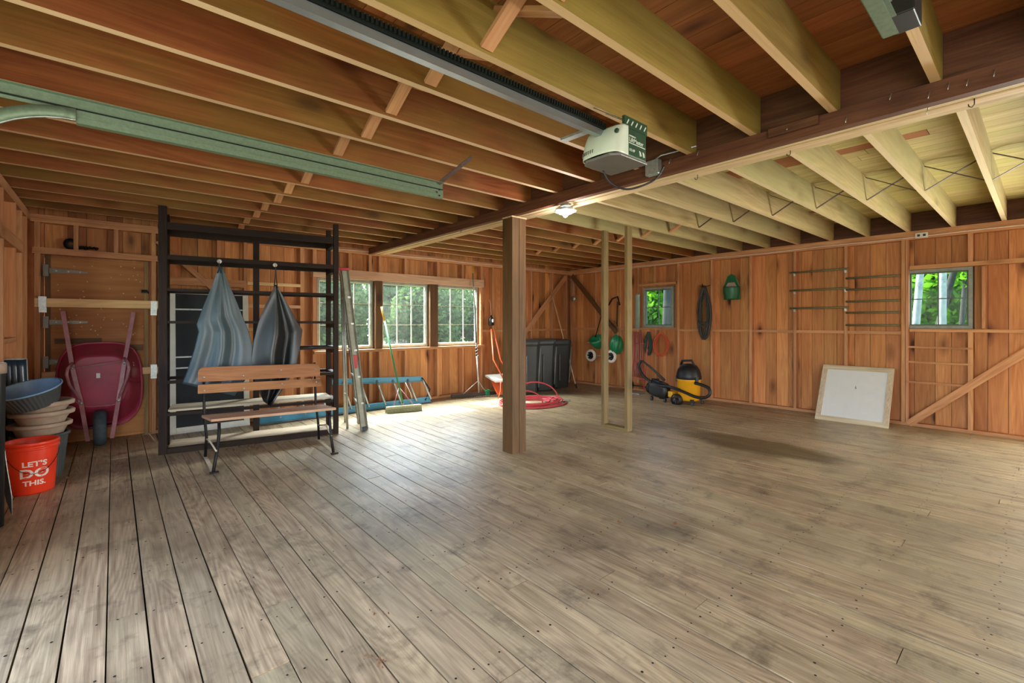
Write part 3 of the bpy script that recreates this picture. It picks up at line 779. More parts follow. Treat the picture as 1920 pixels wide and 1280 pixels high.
tilt = Matrix.Rotation(math.radians(-12), 3, 'Y') @ Matrix.Rotation(math.radians(13), 3, 'X')
tub('ribbed_tub', 'dark ribbed tub with pale blue inside, tilted on the planter stack', .61, .155, .20, .145, M_ribbed, M_tubin, tilt=tilt, ribs=44, lip=.006, c=(-.49, 5.30), cat='tub')
BC = V(-.465, 4.99, 0)
t = thing('plastic_bucket', 'red-orange plastic bucket with white lettering in the left corner', 'bucket', tuple(BC))
shl = MB().lathe([(.001, 0), (.118, 0), (.122, .01), (.140, .30), (.142, .335)], BC, 40).build('shell', M_red, t)
MB().lathe([(.142, .325), (.151, .328), (.151, .340), (.143, .342), (.143, .356), (.152, .358), (.152, .378), (.146, .384), (.140, .378), (.134, .30), (.116, .015), (.001, .012)], BC, 40).build('rim', M_red, t)
def bucket_text(txt, size, zc, shear=0, wid=1.0):
    cu = bpy.data.curves.new('txt', 'FONT'); cu.body = txt; cu.size = size; cu.align_x = 'CENTER'; cu.align_y = 'CENTER'; cu.extrude = .0005; cu.resolution_u = 3; cu.offset = .0016 * (size / .06)
    ob = bpy.data.objects.new('txt', cu); COL.objects.link(ob)
    dg = bpy.context.evaluated_depsgraph_get(); me = bpy.data.meshes.new_from_object(ob.evaluated_get(dg))
    bpy.data.objects.remove(ob); return me
a0 = math.atan2(-BC.y, -BC.x) + .10
for txt, size, zc in (("LET'S", .052, .225), ("DO", .092, .155), ("THIS.", .050, .085)):
    me = bucket_text(txt, size, zc)
    for v in me.vertices:
        zz = zc + v.co.y; r = .1214 + .0621 * zz + .0006 + v.co.z; an = a0 + (v.co.x * 1.15) / .132
        v.co = (r * math.cos(an), r * math.sin(an), zz)
    place('lettering', me, M_print, shl, Matrix.Translation(BC))
m = MB()
def onb(x_, z_): r = .1214 + .0621 * z_ + .001; an = a0 + x_ / .132; return BC + V(r * math.cos(an), r * math.sin(an), z_)
m.tube([onb(-.045 + .09 * i / 8, .158) for i in range(9)], .0035, 5); m.build('stencil_bar', M_print, shl)
hb_ = []
for i in range(17):
    a = a0 - 1.35 + 2.7 * i / 16; s_ = math.sin(PI * i / 16); z_ = .30 - .145 * s_; r = .118 + .024 * z_ / .335 + .008
    hb_.append(BC + V(r * math.cos(a), r * math.sin(a), z_))
MB().tube(hb_, .0022, 5).build('bail_handle', M_iron, t)
# blue nested panels standing in the corner
for i, (px, lab) in enumerate(((14, 'dark blue curved plastic trough nearest the left wall edge'), (25, 'dark blue curved plastic trough, middle one of three'), (37, 'dark blue curved plastic trough, right one of three'))):
    c0 = at_y(px, 672, 5.62); c1 = at_y(px + 9, 790, 5.55); c1.z = max(c1.z, .0)
    t = thing('plastic_trough', lab, 'trough', (c1.x, 5.56, 0), 'blue troughs behind the planters')
    def tr(u, v, c0=c0, c1=c1):
        a = (u - .5) * 2.4; w_ = .042
        p = c0.lerp(V(c1.x, 5.60, .02), v); return p + V(w_ * math.sin(a), -.05 * math.cos(a) + .02, -.006 * math.cos(a))
    MB().grid(tr, 10, 14).build('shell', M_blueplastic, t, solid=.003)
    MB().tube([tr(0, j / 10) for j in range(10, -1, -1)] + [tr(i_ / 8, 0) for i_ in range(9)] + [tr(1, j / 10) for j in range(11)], .0035, 5).build('rim', M_rimblue, t)
# dark bin and pointed bar at the very edge
t = thing('dark_bin', 'narrow dark bin with a pale rim cut by the left edge of the view', 'bin', (-.563, 4.25, 0))
MB().lathe([(.001, 0), (.045, 0), (.053, .95), (.053, .97)], V(-.563, 4.25, 0), 24).build('body', M_black, t)
MB().lathe([(.053, .95), (.058, .95), (.058, 1.01), (.053, 1.015), (.048, 1.0), (.04, .02), (.001, .015)], V(-.563, 4.25, 0), 24).build('rim', M_tan, t)
t = thing('iron_stake', 'dark pointed iron bar leaning beside the red bucket', 'stake', (-.508, 4.44, 0))
bp = [at_y(px, py, 4.43) for px, py in ((22, 968), (12, 940), (1, 890), (-6, 815), (5, 815), (12, 870), (22, 930))]
bp[0].z = .0
MB().prism(bp, (.0, .016, 0)).build('blade', M_iron, t)
MB().tube([bp[0] + V(.002, -.002, .004), bp[6] + V(0, -.002, 0), bp[5] + V(0, -.002, 0), bp[4] + V(0, -.002, 0)], .0035, 5).build('edge', M_galv, t)

# ------------------------------------------------------------------ dark rack
OX, OY = .345, 5.545; L_ = 1.615
ev = V(.9877, -.1561, 0); nv = V(.1561, .9877, 0)
def rk(s_, off, z): return V(OX, OY, 0) + ev * s_ + nv * off + V(0, 0, z)
RR = Matrix((ev, nv, V(0, 0, 1))).transposed()
def rbox(name, s0, s1, o0, o1, z0, z1, par, mat=None):
    c = rk((s0 + s1) / 2, (o0 + o1) / 2, (z0 + z1) / 2); sz = (abs(s1 - s0), abs(o1 - o0), abs(z1 - z0)); ax = sz.index(max(sz))
    fam = mat or M_dark; mt = fam[ax] if isinstance(fam, (list, tuple)) else fam
    return place(name, unit_box(sz, mt), None, par, Matrix.Translation(c) @ RR.to_4x4())
t = thing('storage_rack', 'tall dark-stained timber rack reaching the joists behind the bench', 'rack', (1.15, 5.6, 0))
rack = t
rbox('post', -.022, .044, -.02, .03, .001, ZJ - .002, t); rbox('post', L_ - .045, L_ + .005, -.02, .04, .001, ZJ - .002, t)
rbox('post', L_ - .05, L_, .40, .45, .001, ZJ - .002, t); rbox('post', -.04, .03, .40, .45, .001, ZJ - .002, t)
rbox('post', .79, .85, .44, .49, .001, 2.18, t)
LV = [(2.20, .07), (1.90, .045), (1.585, .026), (1.27, .026), (.98, .026), (.69, .03), (.378, .03)]
for i, (z, hh) in enumerate(LV):
    s0 = .045 if i != 4 else 1.16
    rbox('rail', s0, L_ - .046, -.012, .022, z - hh / 2, z + hh / 2, t)
    rbox('rail', .031 if i != 4 else 1.16, L_ - .05, .405, .438, z - hh / 2, z + hh / 2, t)
    rbox('side_rail', L_ - .06, L_ - .004, .042, .398, z - .06, z + .015, t)
    rbox('side_rail', -.03, .01, .032, .398, z - .03, z + .015, t)
rbox('base_rail', .046, L_ - .046, -.02, .02, .0, .055, t)
rbox('shelf_board', .05, L_ - .06, .03, .21, .40, .418, t, M_frame); rbox('shelf_board', .05, L_ - .06, .215, .40, .40, .418, t, M_frame)
rbox('shelf_board', .05, L_ - .06, .03, .20, .03, .05, t, M_frame); rbox('shelf_board', .05, L_ - .06, .21, .395, .03, .05, t, M_frame)
# knobs that carry the jackets
KN = [(411, 490), (515, 497)]
def rack_pt(px, py, off=-.03):
    r = _ray(px, py); o = V(OX, OY, 0) + nv * off; tt = o.dot(nv) / r.dot(nv); p = r * tt; return V(p.x, p.y, EYE + p.z)
for (px, py) in KN:
    c = rack_pt(px, py, -.045)
    MB().lathe([(.008, -.034), (.008, .0), (.019, .004), (.022, .014), (.015, .022), (.001, .025)], c, 14, Matrix.Rotation(PI / 2, 3, 'X')).build('hook_knob', M_white, rack)

def drape(name, label, mat, left, right, apex_off, folds, depth, seed, cat='coat', group=None, extra=None):
    """cloth hung from one point; left/right are outline pixels from the top down"""
    n = len(left) - 1
    rr = random.Random(seed); ph = [rr.uniform(0, 6.28) for _ in range(4)]
    def f(u, v):
        q = v * n; i = min(int(q), n - 1); fr = q - i
        l = Vector(left[i]).lerp(Vector(left[i + 1]), fr); r_ = Vector(right[i]).lerp(Vector(right[i + 1]), fr)
        p = l.lerp(r_, u)
        spread = min(1, v * 1.3 + .03)
        off = -.06 - depth * spread * (.75 * math.sin(PI * u) + .34 * math.sin(folds * PI * u + ph[0] + .8 * v) * (.3 + .7 * math.sin(PI * u)) + .04 * math.sin(folds * 2.3 * PI * u + ph[1] + 2 * v)) - .01 * math.sin(v * 9 + u * 4 + ph[2]) + .10 * spread * math.exp(-((u - .62 - .05 * math.sin(v * 3)) / .13) ** 2) 
        return rack_pt(p[0], p[1], off)
    base = rack_pt(left[0][0], left[-1][1], -.1)
    t = thing(name, label, cat, tuple(base), group)
    MB().grid(f, 44, 40).build('cloth', mat, t, solid=.004)
    if extra: extra(t, f)
    return t
def cord_loop(t, f, px, y0, y1):
    MB().tube([rack_pt(px - 3, y1, -.065), rack_pt(px - 1, (y0 + y1) / 2, -.06), rack_pt(px, y0, -.075), rack_pt(px + 1, (y0 + y1) / 2, -.06), rack_pt(px + 3, y1, -.065)], .005, 6).build('hanging_loop', M_black, t)
drape('vinyl_cover', 'grey-blue vinyl cover hung from a knob, left of the pair', M_jblue,
      [(409, 500), (399, 532), (382, 572), (368, 608), (372, 622), (364, 655), (352, 692), (341, 719)],
      [(417, 500), (427, 528), (440, 556), (452, 586), (466, 620), (474, 650), (474, 690), (440, 742)], 0, 3.0, .10, 3,
      'cover', None, lambda t, f: cord_loop(t, f, 411, 488, 512))
drape('vinyl_cover', 'black vinyl cover hung by a thin strap, right of the pair', M_jblack,
      [(516, 534), (508, 550), (496, 574), (484, 604), (475, 640), (470, 676), (478, 716), (494, 752)],
      [(519, 534), (529, 552), (543, 576), (558, 604), (567, 618), (563, 650), (555, 690), (508, 762)], 0, 3.0, .075, 9,
      'cover', None, lambda t, f: cord_loop(t, f, 517, 495, 540))

# screen door standing behind the rack
t = thing('screen_door', 'white-framed screen door with dark mesh leaning behind the rack', 'door', (.88, 6.42, 0))
ys = 6.45
def yy(z): return ys + .10 * z / 1.65
def sd(name, x0_, x1_, z0, z1, th, mat):
    m = MB(); vs = []
    for x_ in (x0_, x1_):
        for z_ in (z0, z1):
            for dy in (-th / 2, th / 2): vs.append((x_, yy(z_) + dy, z_))
    m.add(vs, [(0, 1, 3, 2), (4, 6, 7, 5), (0, 4, 5, 1), (2, 3, 7, 6), (0, 2, 6, 4), (1, 5, 7, 3)]); return m.build(name, mat, t)
sd('stile', .475, .535, .0, 1.65, .03, M_white); sd('stile', 1.215, 1.275, .0, 1.65, .03, M_white)
sd('rail', .536, 1.214, 1.60, 1.65, .03, M_white); sd('rail', .536, 1.214, .0, .07, .03, M_white)
for z_ in (1.42, .87, .745): sd('cross_bar', .536, 1.214, z_ - .008, z_ + .008, .022, M_galv)
sd('mesh_screen', .536, 1.214, .07, 1.60, .004, M_screen)

# ------------------------------------------------------------------ garden bench
t = thing('garden_bench', 'slatted wooden bench with black iron legs in front of the rack', 'bench', (1.13, 4.85, 0))
def slat(name, p0, p1, hgt, th, rnd=.03, mat=M_bench):
    """board between two end points, rounded top corners, standing in the vertical plane through p0-p1"""
    p0, p1 = Vector(p0), Vector(p1); x_ = (p1 - p0).normalized(); n_ = V(-x_.y, x_.x, 0).normalized(); Ls = (p1 - p0).length
    pts = [(0, 0), (Ls, 0)]
    for i in range(5): a = PI / 2 * i / 4; pts.append((Ls - rnd + rnd * math.cos(a), hgt - rnd + rnd * math.sin(a)))
    for i in range(5): a = PI / 2 + PI / 2 * i / 4; pts.append((rnd + rnd * math.cos(a), hgt - rnd + rnd * math.sin(a)))
    me_pts = [V(x_ * q[0]) + V(0, 0, q[1]) for q in pts]
    m = MB().prism([p0 + q for q in me_pts], n_ * th); return m.build(name, mat[0], t)
# back slats: left end (372,690)-(372,738), right end (600,680)-(602,722)
yl, yr = 5.12, 5.08
bl = at_y(371, 716, yl); br = at_y(600, 705, yr); sl1 = slat('back_slat', bl, br, .135, .022, .05)
bl2 = at_y(371, 738, yl - .01); br2 = at_y(602, 724, yr - .01); sl2 = slat('back_slat', bl2, br2, .082, .022, .008)
for (pp, qq, hh, slo) in ((bl, br, .135, sl1), (bl2, br2, .082, sl2)):
    for f_ in (.045, .34, .65, .955):
        c = pp.lerp(qq, f_) + V(0, -.004, hh * (.3 if f_ < .5 else .6))
        MB().lathe([(.009, 0), (.006, .005)], c, 8, Matrix.Rotation(PI / 2, 3, 'X'), cap1=True).build('bolt_head', M_galv, slo)
s0 = at_z(396, 786, .425); s1 = at_z(630, 764, .425); s2 = at_z(560, 754, .425); s3 = at_z(378, 778, .425)
s2 = s1 + (s3 - s0)
nslat = 2
for i in range(nslat):
    a, b = i / nslat + (.03 if i else 0), (i + 1) / nslat
    q = [s0.lerp(s3, a), s1.lerp(s2, a), s1.lerp(s2, b), s0.lerp(s3, b)]
    MB().prism([p - V(0, 0, .022) for p in q], (0, 0, .022)).build('seat_slat', M_seat[0], t)
for side, (ff, rf) in enumerate((((400, 886), (385, 858)), ((625, 850), (598, 825)))):
    F = at_z(*ff); R_ = at_z(*rf); Sx = s0 if side == 0 else s1; Sr = s3 if side == 0 else s2; back = (bl if side == 0 else br)
    ins = V(.06, 0, 0) if side == 0 else V(-.06, 0, 0)
    Sx = Sx + ins; Sr = Sr + ins; bk = V(back.x, back.y, 0) + ins * .8
    MB().tube([F + V(0, 0, .01), F.lerp(V(Sx.x, Sx.y, 0), .6) + V(0, 0, .15), V(Sx.x, Sx.y, .30), V(Sx.x, Sx.y + .02, .40)], .013, 7).build('leg', M_iron, t)
    MB().tube([R_ + V(0, 0, .01), R_.lerp(V(Sr.x, Sr.y, 0), .3) + V(0, 0, .2), V(bk.x, bk.y - .01, .42), V(bk.x, bk.y + .03, .84)], .012, 7).build('leg', M_iron, t)
    MB().bar(V(Sx.x, Sx.y, .392), V(bk.x, bk.y, .392), .028, .012).build('seat_bracket', M_iron, t)
    MB().bar(F + V(0, -.03, .006), R_ + V(0, .03, .006), .03, .011).build('foot_bar', M_frame[0], t)
    MB().tube([F.lerp(V(Sx.x, Sx.y, 0), .5) + V(0, 0, .16), (F + R_) / 2 + V(0, 0, .22), R_.lerp(V(Sr.x, Sr.y, 0), .3) + V(0, 0, .18)], .008, 6).build('stretcher', M_frame[0], t)
    MB().mm(F + V(-.03, -.04, 0), F + V(.035, -.01, .014)).build('foot', M_iron, t)

# ------------------------------------------------------------------ step ladder
t = thing('step_ladder', 'weathered step ladder with a red top beside the rack', 'ladder', (2.2, 5.5, 0))
topc = at_y(648, 502, 5.46); ft = at_z(682, 806); ft2 = at_z(650, 797)
fl = V(1.86, 5.62, 0)
TR = V(2.06, 5.42, 1.88); TL = V(2.17, 5.78, 1.88)
def ch(p, q, w=.07, th=.022, up=(1, 0, 0)):
    m = MB(); m.bar(p, q, w, .005, up=up); x_ = (Vector(q) - Vector(p)).normalized(); y_ = Vector(up).cross(x_).normalized()
    for s_ in (-1, 1): m.bar(Vector(p) + y_ * w / 2 * s_ + Vector(up) * th * .5, Vector(q) + y_ * w / 2 * s_ + Vector(up) * th * .5, .005, th, up=up)
    return m
ch(TR, ft, .085, .03, up=(.2, -.98, 0)).build('front_rail', M_ladder, t); ch(TL, V(2.35, 5.65, 0), .07, .03, up=(.2, -.98, 0)).build('front_rail', M_ladder, t)
MB().tube([TR + V(0, .02, -.03), V(2.12, 5.47, .0)], .014, 7).build('rear_leg', M_alu, t); MB().tube([TL + V(0, .02, -.03), V(2.23, 5.83, .0)], .016, 7).build('rear_leg', M_alu, t)
fr0 = V(2.35, 5.65, 0)
for i in range(1, 6):
    f_ = i / 6; a = ft.lerp(TR, f_); b = fr0.lerp(TL, f_)
    MB().bar(a, b, .075, .022).build('step', M_alu, t)
for i in (1, 3): 
    f_ = i / 5; MB().tube([V(2.12, 5.47, 0).lerp(TR, f_), V(2.23, 5.83, 0).lerp(TL, f_)], .009, 6).build('rear_brace', M_alu, t)
MB().box((TR + TL) / 2 + V(0, .02, .02), (.13, .44, .035), Matrix.Rotation(-.30, 3, 'Z')).build('top_cap', M_redcap, t, bevel=.006)
MB().box(ft.lerp(TR, .43) + V(-.01, -.022, 0), (.05, .004, .16), Matrix.Rotation(.0, 3, 'Z')).build('warning_label', M_redcap, t)
for p in (ft, fr0): MB().box(p + V(0, 0, .02), (.06, .05, .04)).build('foot', M_rubber, t)

# blue extension ladder on its side along the back wall
t = thing('extension_ladder', 'blue fibreglass extension ladder lying on edge under the windows', 'ladder', (2.6, 6.45, 0))
yl_ = 6.48
za, zb_ = .06, .43
def rail3(p, q, name='rail'): 
    m = MB(); p = Vector(p); q = Vector(q); m.bar(p, q, .022, .085, up=(0, 0, 1)); m.bar(p + V(0, -.018, .038), q + V(0, -.018, .038), .036, .006, up=(0, 0, 1)); m.bar(p + V(0, -.018, -.038), q + V(0, -.018, -.038), .036, .006, up=(0, 0, 1)); return m.build(name, M_blue, t)
rail3((1.36, 6.33, .055), (3.80, 6.38, .055)); rail3((2.30, 6.50, .44), (3.72, 6.52, .37))
for i in range(6):
    x_ = 2.45 + i * .255; f_ = (x_ - 2.3) / 1.42
    MB().tube([(x_ + .06, 6.33, .06), (x_, 6.50, .44 - .07 * f_)], .015, 8).build('rung', M_alu, t)
for x_ in (1.55, 1.85, 2.12): MB().tube([(x_ + .05, 6.33, .06), (x_ + .02, 6.42, .30)], .015, 8).build('rung', M_alu, t)
MB().tube([(3.70, 6.36, .05), (3.82, 6.42, .20), (3.72, 6.50, .39)], .013, 6).build('end_shoe', M_black, t)
MB().tube([(3.45, 6.33, .10), (3.40, 6.28, .20), (3.34, 6.33, .36)], .006, 6).build('rope', M_white, t)

# ------------------------------------------------------------------ long-handled tools
t = thing('push_broom', 'green-handled push broom standing before the blue ladder', 'broom', (3.11, 5.99, 0))
hb0 = at_y(755, 756, 6.02); ht = at_y(715, 575, 6.53)
MB().tube([hb0 + V(0, 0, .0), hb0.lerp(ht, .85)], .012, 8).build('handle', M_green, t)
MB().tube([hb0.lerp(ht, .85), ht], .0135, 8).build('grip', M_yellow, t)
bA, bB = V(2.88, 6.02, .0), V(3.36, 5.90, .0)
MB().bar(bA + V(0, 0, .075), bB + V(0, 0, .075), .07, .028).build('block', M_bristle, t)
br_ = MB(); dx_ = (bB - bA)
for i in range(60):
    for j in range(5):
        p = bA + dx_ * ((i + .5) / 60) + V(.01, .07, 0).normalized() * ((j - 2) * .014)
        br_.bar(p + V(0, 0, .062), p + V(random.uniform(-.004, .004), (j - 2) * .006, .002), .006, .006, up=(1, 0, 0))
tag(br_.build('bristles', M_bristle, t), kind='stuff')
MB().tube([hb0 + V(0, 0, -.0), V(hb0.x, hb0.y, .09)], .018, 8).tube([V(3.26, 5.94, .09), hb0.lerp(ht, .16)], .006, 6).tube([V(2.98, 6.0, .09), hb0.lerp(ht, .16)], .006, 6).build('brace', M_mauve, t)
t = thing('landscape_rake', 'wide landscape rake with yellow-tipped pole leaning by the right window', 'rake', (4.65, 6.35, 0))
rt = at_y(886, 500, 6.60); rb = at_y(898, 745, 6.30); rb.z = .03
seg = [(0, .30, M_alu), (.30, .40, M_black), (.40, .72, M_cord), (.72, .95, M_alu), (.95, 1, M_yellow)]
for (a, b, mt) in seg: MB().tube([rb.lerp(rt, a), rb.lerp(rt, b)], .013, 8).build('grip' if mt is M_yellow else 'pole', mt, t)
sp_ = [rb.lerp(rt, .28 + .10 * i / 30) + V(.019 * math.cos(i * .9), .019 * math.sin(i * .9), 0) for i in range(31)]
MB().tube(sp_, .005, 5).build('white_tape', M_white, t)
r0, r1 = V(4.22, 6.42, .05), V(5.02, 6.22, .05)
MB().bar(r0, r1, .03, .05).build('rake_head', M_black, t)
for f_ in (.22, .78): MB().tube([r0.lerp(r1, f_), rb.lerp(rt, .11)], .006, 6).build('brace', M_alu, t)
for i in range(26): 
    p = r0.lerp(r1, (i + .5) / 26); MB().tube([p, p + V(-.01, -.03, -.045)], .004, 5).build('tine', M_black, t)
t = thing('cultivator_cart', 'orange-handled garden cart partly hidden behind the timber post', 'cart', (5.0, 6.15, 0))
pA = at_y(921, 617, 6.58); 
for dx_ in (0, .16):
    MB().tube([pA + V(dx_ * .3, 0, 0), V(5.02 + dx_, 6.3, .62), V(5.08 + dx_, 6.1, .30)], .014, 8).build('handle', M_orange, t)
MB().prism([(4.86, 6.05, .26), (5.22, 5.98, .26), (5.28, 6.32, .33), (4.88, 6.36, .33)], (0, 0, .03)).build('deck', M_alu, t)
MB().prism([(4.93, 6.08, .05), (5.25, 6.02, .05), (5.28, 6.25, .26), (4.95, 6.28, .26)], (0, .03, .02)).build('chute', M_orange, t)
MB().tube([(4.95, 6.02, .26), (4.90, 5.96, .12), (4.82, 5.93, .01)], .010, 6).build('strut', M_orange, t)
MB().lathe([(.03, -.03), (.07, -.035), (.11, -.03), (.12, 0), (.11, .03), (.07, .035), (.03, .03)], V(5.26, 5.93, .12), 24, RY @ Matrix.Rotation(.3, 3, 'X')).build('wheel', M_rubber, t)
MB().tube([(5.10, 6.05, .12), (5.26, 5.93, .12)], .012, 6).build('axle', M_iron, t)
t = thing('green_twine', 'small green bundle on the floor by the rake head', 'bundle', (4.86, 6.26, 0))
MB().tube([V(4.86 + .05 * math.cos(i * .7) * (1 - i * .003), 6.27 + .035 * math.sin(i * .7), .02 + .002 * i) for i in range(50)], .009, 6).build('coil', M_sgreen, t)
t = thing('wall_lantern', 'small dark lantern hanging on the back wall right of the windows', 'lantern', (5.22, YB - .04, 1.17))
lc = at_y(921, 600, YB - .05)
MB().lathe([(.03, -.10), (.055, -.09), (.05, .02), (.02, .06), (.012, .09)], lc, 16, cap0=True, cap1=True).build('body', M_black, t)
MB().lathe([(.018, -.01), (.024, .03), (.018, .05)], lc + V(0, -.045, -.03), 10).build('glass', M_lens, t)
MB().tube([lc + V(0, 0, .08), lc + V(0, .02, .30), lc + V(-.03, .03, .38)], .004, 5).build('wire', M_print, t)
t = thing('leaning_pole', 'thin pale pole leaning against the corner behind the dark bins', 'pole', (7.1, 6.2, 0))
pp0 = at_y(1033, 545, 6.62); pp1 = at_z(1082, 722)
pp1 = V(7.05, 6.02, .0); pp1 = at_z(1081, 727.5); MB().tube([pp1, pp1.lerp(pp0, .04)], .016, 8).build('ferrule', M_black, t); MB().tube([pp1.lerp(pp0, .04), pp0], .013, 8).build('shaft', M_beam_light[2], t)

# ------------------------------------------------------------------ wheeled bins
def wbin(cx, cy, rot, lab, w=.44, dd=.42, h_=.94):
    t = thing('wheeled_bin', lab, 'bin', (cx, cy, 0), 'dark wheeled bins in the back corner')
    R = Matrix.Rotation(rot, 3, 'Z'); c = V(cx, cy, 0)
    def q(x_, y_, z_): return c + R @ V(x_, y_, z_)
    def sect(k, z_):
        n = 32; o = []
        for i in range(n):
            a = 2 * PI * i / n; ca, sa = math.cos(a), math.sin(a); r = (abs(ca) ** 8 + abs(sa) ** 8) ** (-1 / 8)
            o.append(q(ca * r * w / 2 * k, sa * r * dd / 2 * k, z_))
        return o
    m = MB(); vs = []; lev = [(.80, .02), (.83, .10), (.97, h_ - .10), (1.0, h_ - .07), (1.05, h_ - .06), (1.05, h_ - .02)]
    for k_, z_ in lev: vs += sect(k_, z_)
    n = 32; fs = [(j * n + i, j * n + (i + 1) % n, (j + 1) * n + (i + 1) % n, (j + 1) * n + i) for j in range(len(lev) - 1) for i in range(n)] + [list(range(n))[::-1]]
    m.add(vs, fs, False); m.build('body', M_bin, t)
    vs = sect(1.07, h_ - .02) + sect(1.04, h_ + .01) + sect(.6, h_ + .03)
    MB().add(vs, [(j * n + i, j * n + (i + 1) % n, (j + 1) * n + (i + 1) % n, (j + 1) * n + i) for j in range(2) for i in range(n)] + [[2 * n + i for i in range(n)]]).build('lid', M_bin, t)
    for s_ in (-1, 1):
        MB().tube([q(s_ * w * .42, -dd * .43, .12), q(s_ * w * .485, -dd * .50, h_ - .12)], .012, 6).build('corner_rib', M_binlid, t)
        MB().lathe([(.02, -.025), (.10, -.025), (.11, 0), (.10, .025), (.02, .025)], q(s_ * w * .42, dd * .36, .11), 20, R @ RY).build('wheel', M_rubber, t)
    MB().tube([q(-w * .16, -dd * .47, .16), q(-w * .18, -dd * .51, h_ - .25)], .008, 6).build('front_rib', M_binlid, t)
    MB().tube([q(-w * .3, dd * .56, h_ - .04), q(w * .3, dd * .56, h_ - .04)], .012, 6).build('handle', M_bin, t)
wbin(5.62, 6.12, -.35, 'dark wheeled bin nearest the timber post', .40, .42)
wbin(6.10, 6.20, -.30, 'dark wheeled bin, middle one of three', .40, .42)
wbin(6.58, 6.26, -.25, 'dark wheeled bin nearest the room corner', .40, .42, .92)

# ------------------------------------------------------------------ red hose on the floor
t = thing('hose_coil', 'red air hose coiled on the floor behind the post', 'hose', (4.95, 5.25, 0))
hc = V(4.98, 5.28, 0); pts = []
for i in range(300):
    a = i * .21; r = .36 + .10 * math.sin(a * .27) + .05 * math.sin(a * .11 + 1)
    pts.append(hc + V(r * math.cos(a) * 1.15, r * math.sin(a) * .95, .012 + .0009 * (i % 60) * (.5 + .5 * math.sin(a * .8))))
MB().tube(pts, .0105, 6).build('floor_loops', M_hose, t)
la, lb_ = at_z(1045, 752), at_z(960, 760)
top = []
for i in range(25):
    a = PI * i / 24; top.append(V(5.08, 5.36, 0) + V(.52 * math.cos(a) * .80 , -.15 * math.cos(a), .015 + .30 * math.sin(a)))
MB().tube(top, .011, 7).build('standing_loop', M_hose, t)
MB().tube([V(4.72, 5.16, .0) + V(.28 * math.cos(PI * i / 20), -.10 * math.cos(PI * i / 20), .012 + .22 * math.sin(PI * i / 20)) for i in range(21)], .011, 7).build('standing_loop', M_hose, t)
MB().tube([(5.40, 5.05, .02), (5.52, 5.02, .025), (5.56, 5.0, .02)], .013, 7).build('coupling', M_galv, t)

# ------------------------------------------------------------------ right wall: hung things
def wx(px, py, off=.0): return at_x(px, py, XR - off)
t = thing('junction_box', 'round grey junction box at the end of a bent conduit near the corner', 'box', tuple(wx(1077, 560, .02)))
jc = at_x(1077, 560, XR - .03)
MB().lathe([(.001, .0), (.05, .0), (.055, .012), (.055, .04), (.001, .042)], jc, 16, Matrix.Rotation(-PI / 2, 3, 'Y')).build('box', M_galv, t)
MB().tube([jc + V(0, .0, .05), jc + V(0, .02, .30), jc + V(-.01, .06, .38), jc + V(-.05, .14, .43)], .007, 6).build('conduit', M_galv, t)
t = thing('wall_cable', 'pale cable stapled along the top plate of the back wall', 'cable', (4.5, YB - .02, 2.30))
pts = [V(x_, YB - .012, 2.325 + .006 * math.sin(x_ * 5)) for x_ in [.4 + .25 * i for i in range(26)]]
MB().tube(pts, .006, 6).build('cable', M_print, t)
t = thing('wall_cable', 'pale cable stapled along the top plate of the right wall', 'cable', (XR - .02, 3, 2.30))
MB().tube([V(XR - .014, y_, 2.312 + .006 * math.sin(y_ * 4)) for y_ in [-.3 + .25 * i for i in range(27)]], .006, 6).build('cable', M_print, t)
t = thing('outlet_box', 'white double outlet on the top plate near the big window', 'outlet', tuple(wx(1728, 441, .02)))
oc = wx(1728, 441, .025)
MB().box(oc, (.03, .115, .06)).build('plate', M_white, t, bevel=.003)
for s_ in (-1, 1): MB().box(oc + V(-.0155, s_ * .026, 0), (.003, .026, .026)).build('socket', M_black, t)
# broadcast spreader hanging
t = thing('seed_spreader', 'green two-wheeled seed spreader hung up by its handle near the corner', 'spreader', tuple(wx(1140, 680, .2)))
w1 = at_x(1108, 666, XR - .20); w2 = at_x(1146, 668, XR - .20)
for w_ in (w1, w2):
    MB().lathe([(.075, -.02), (.115, -.022), (.125, 0), (.115, .022), (.075, .02)], w_, 28, RY).build('tyre', M_print, t)
    m = MB().lathe([(.02, -.02), (.03, 0), (.02, .02)], w_, 12, RY)
    for j in range(8): a = j * PI / 4; m.bar(w_, w_ + V(0, .085 * math.cos(a), .085 * math.sin(a)), .03, .016, up=(1, 0, 0))
    m.build('spoked_hub', M_black, t)
MB().tube([w1, w2], .010, 6).build('axle', M_galv, t)
hpc = at_x(1121, 642, XR - .16); hp = MB()
hp.lathe([(.04, -.13), (.09, -.10), (.15, .04), (.16, .10), (.15, .10), (.08, -.09)], hpc, 24, Matrix.Rotation(-.5, 3, 'Y')); hp.build('hopper', M_sgreen, t)
MB().tube([hpc + V(.02, .08, .1), at_x(1128, 590, XR - .06), at_x(1130, 555, XR - .04)], .011, 6).build('handle', M_dark[2], t)
MB().tube([at_x(1101, 642, XR - .16), at_x(1120, 643, XR - .16)], .009, 6).build('lever', M_print, t)
t = thing('yard_bag', 'bulging dark green sack hung on a stud between the two slim posts', 'sack', tuple(wx(1156, 668, .1)))
bc = at_x(1156, 645, XR - .14)
def sack(u, v):
    a = 2 * PI * u; r = .115 * max(0, 1 - abs(2 * v - 1.06) ** 2.4) ** .5 * (1 + .09 * math.sin(a * 5 + v * 3) + .06 * math.sin(a * 9 + v * 9)); return bc + V(r * math.cos(a), r * math.sin(a) * 1.05, .19 - .38 * v)
MB().grid(sack, 40, 24).build('body', M_sgreen, t)
MB().tube([bc + V(0, .05, -.1), bc + V(-.12, -.02, .05), bc + V(0, -.06, .2), wx(1152, 600, .03)], .006, 6).build('tie', M_tan, t)
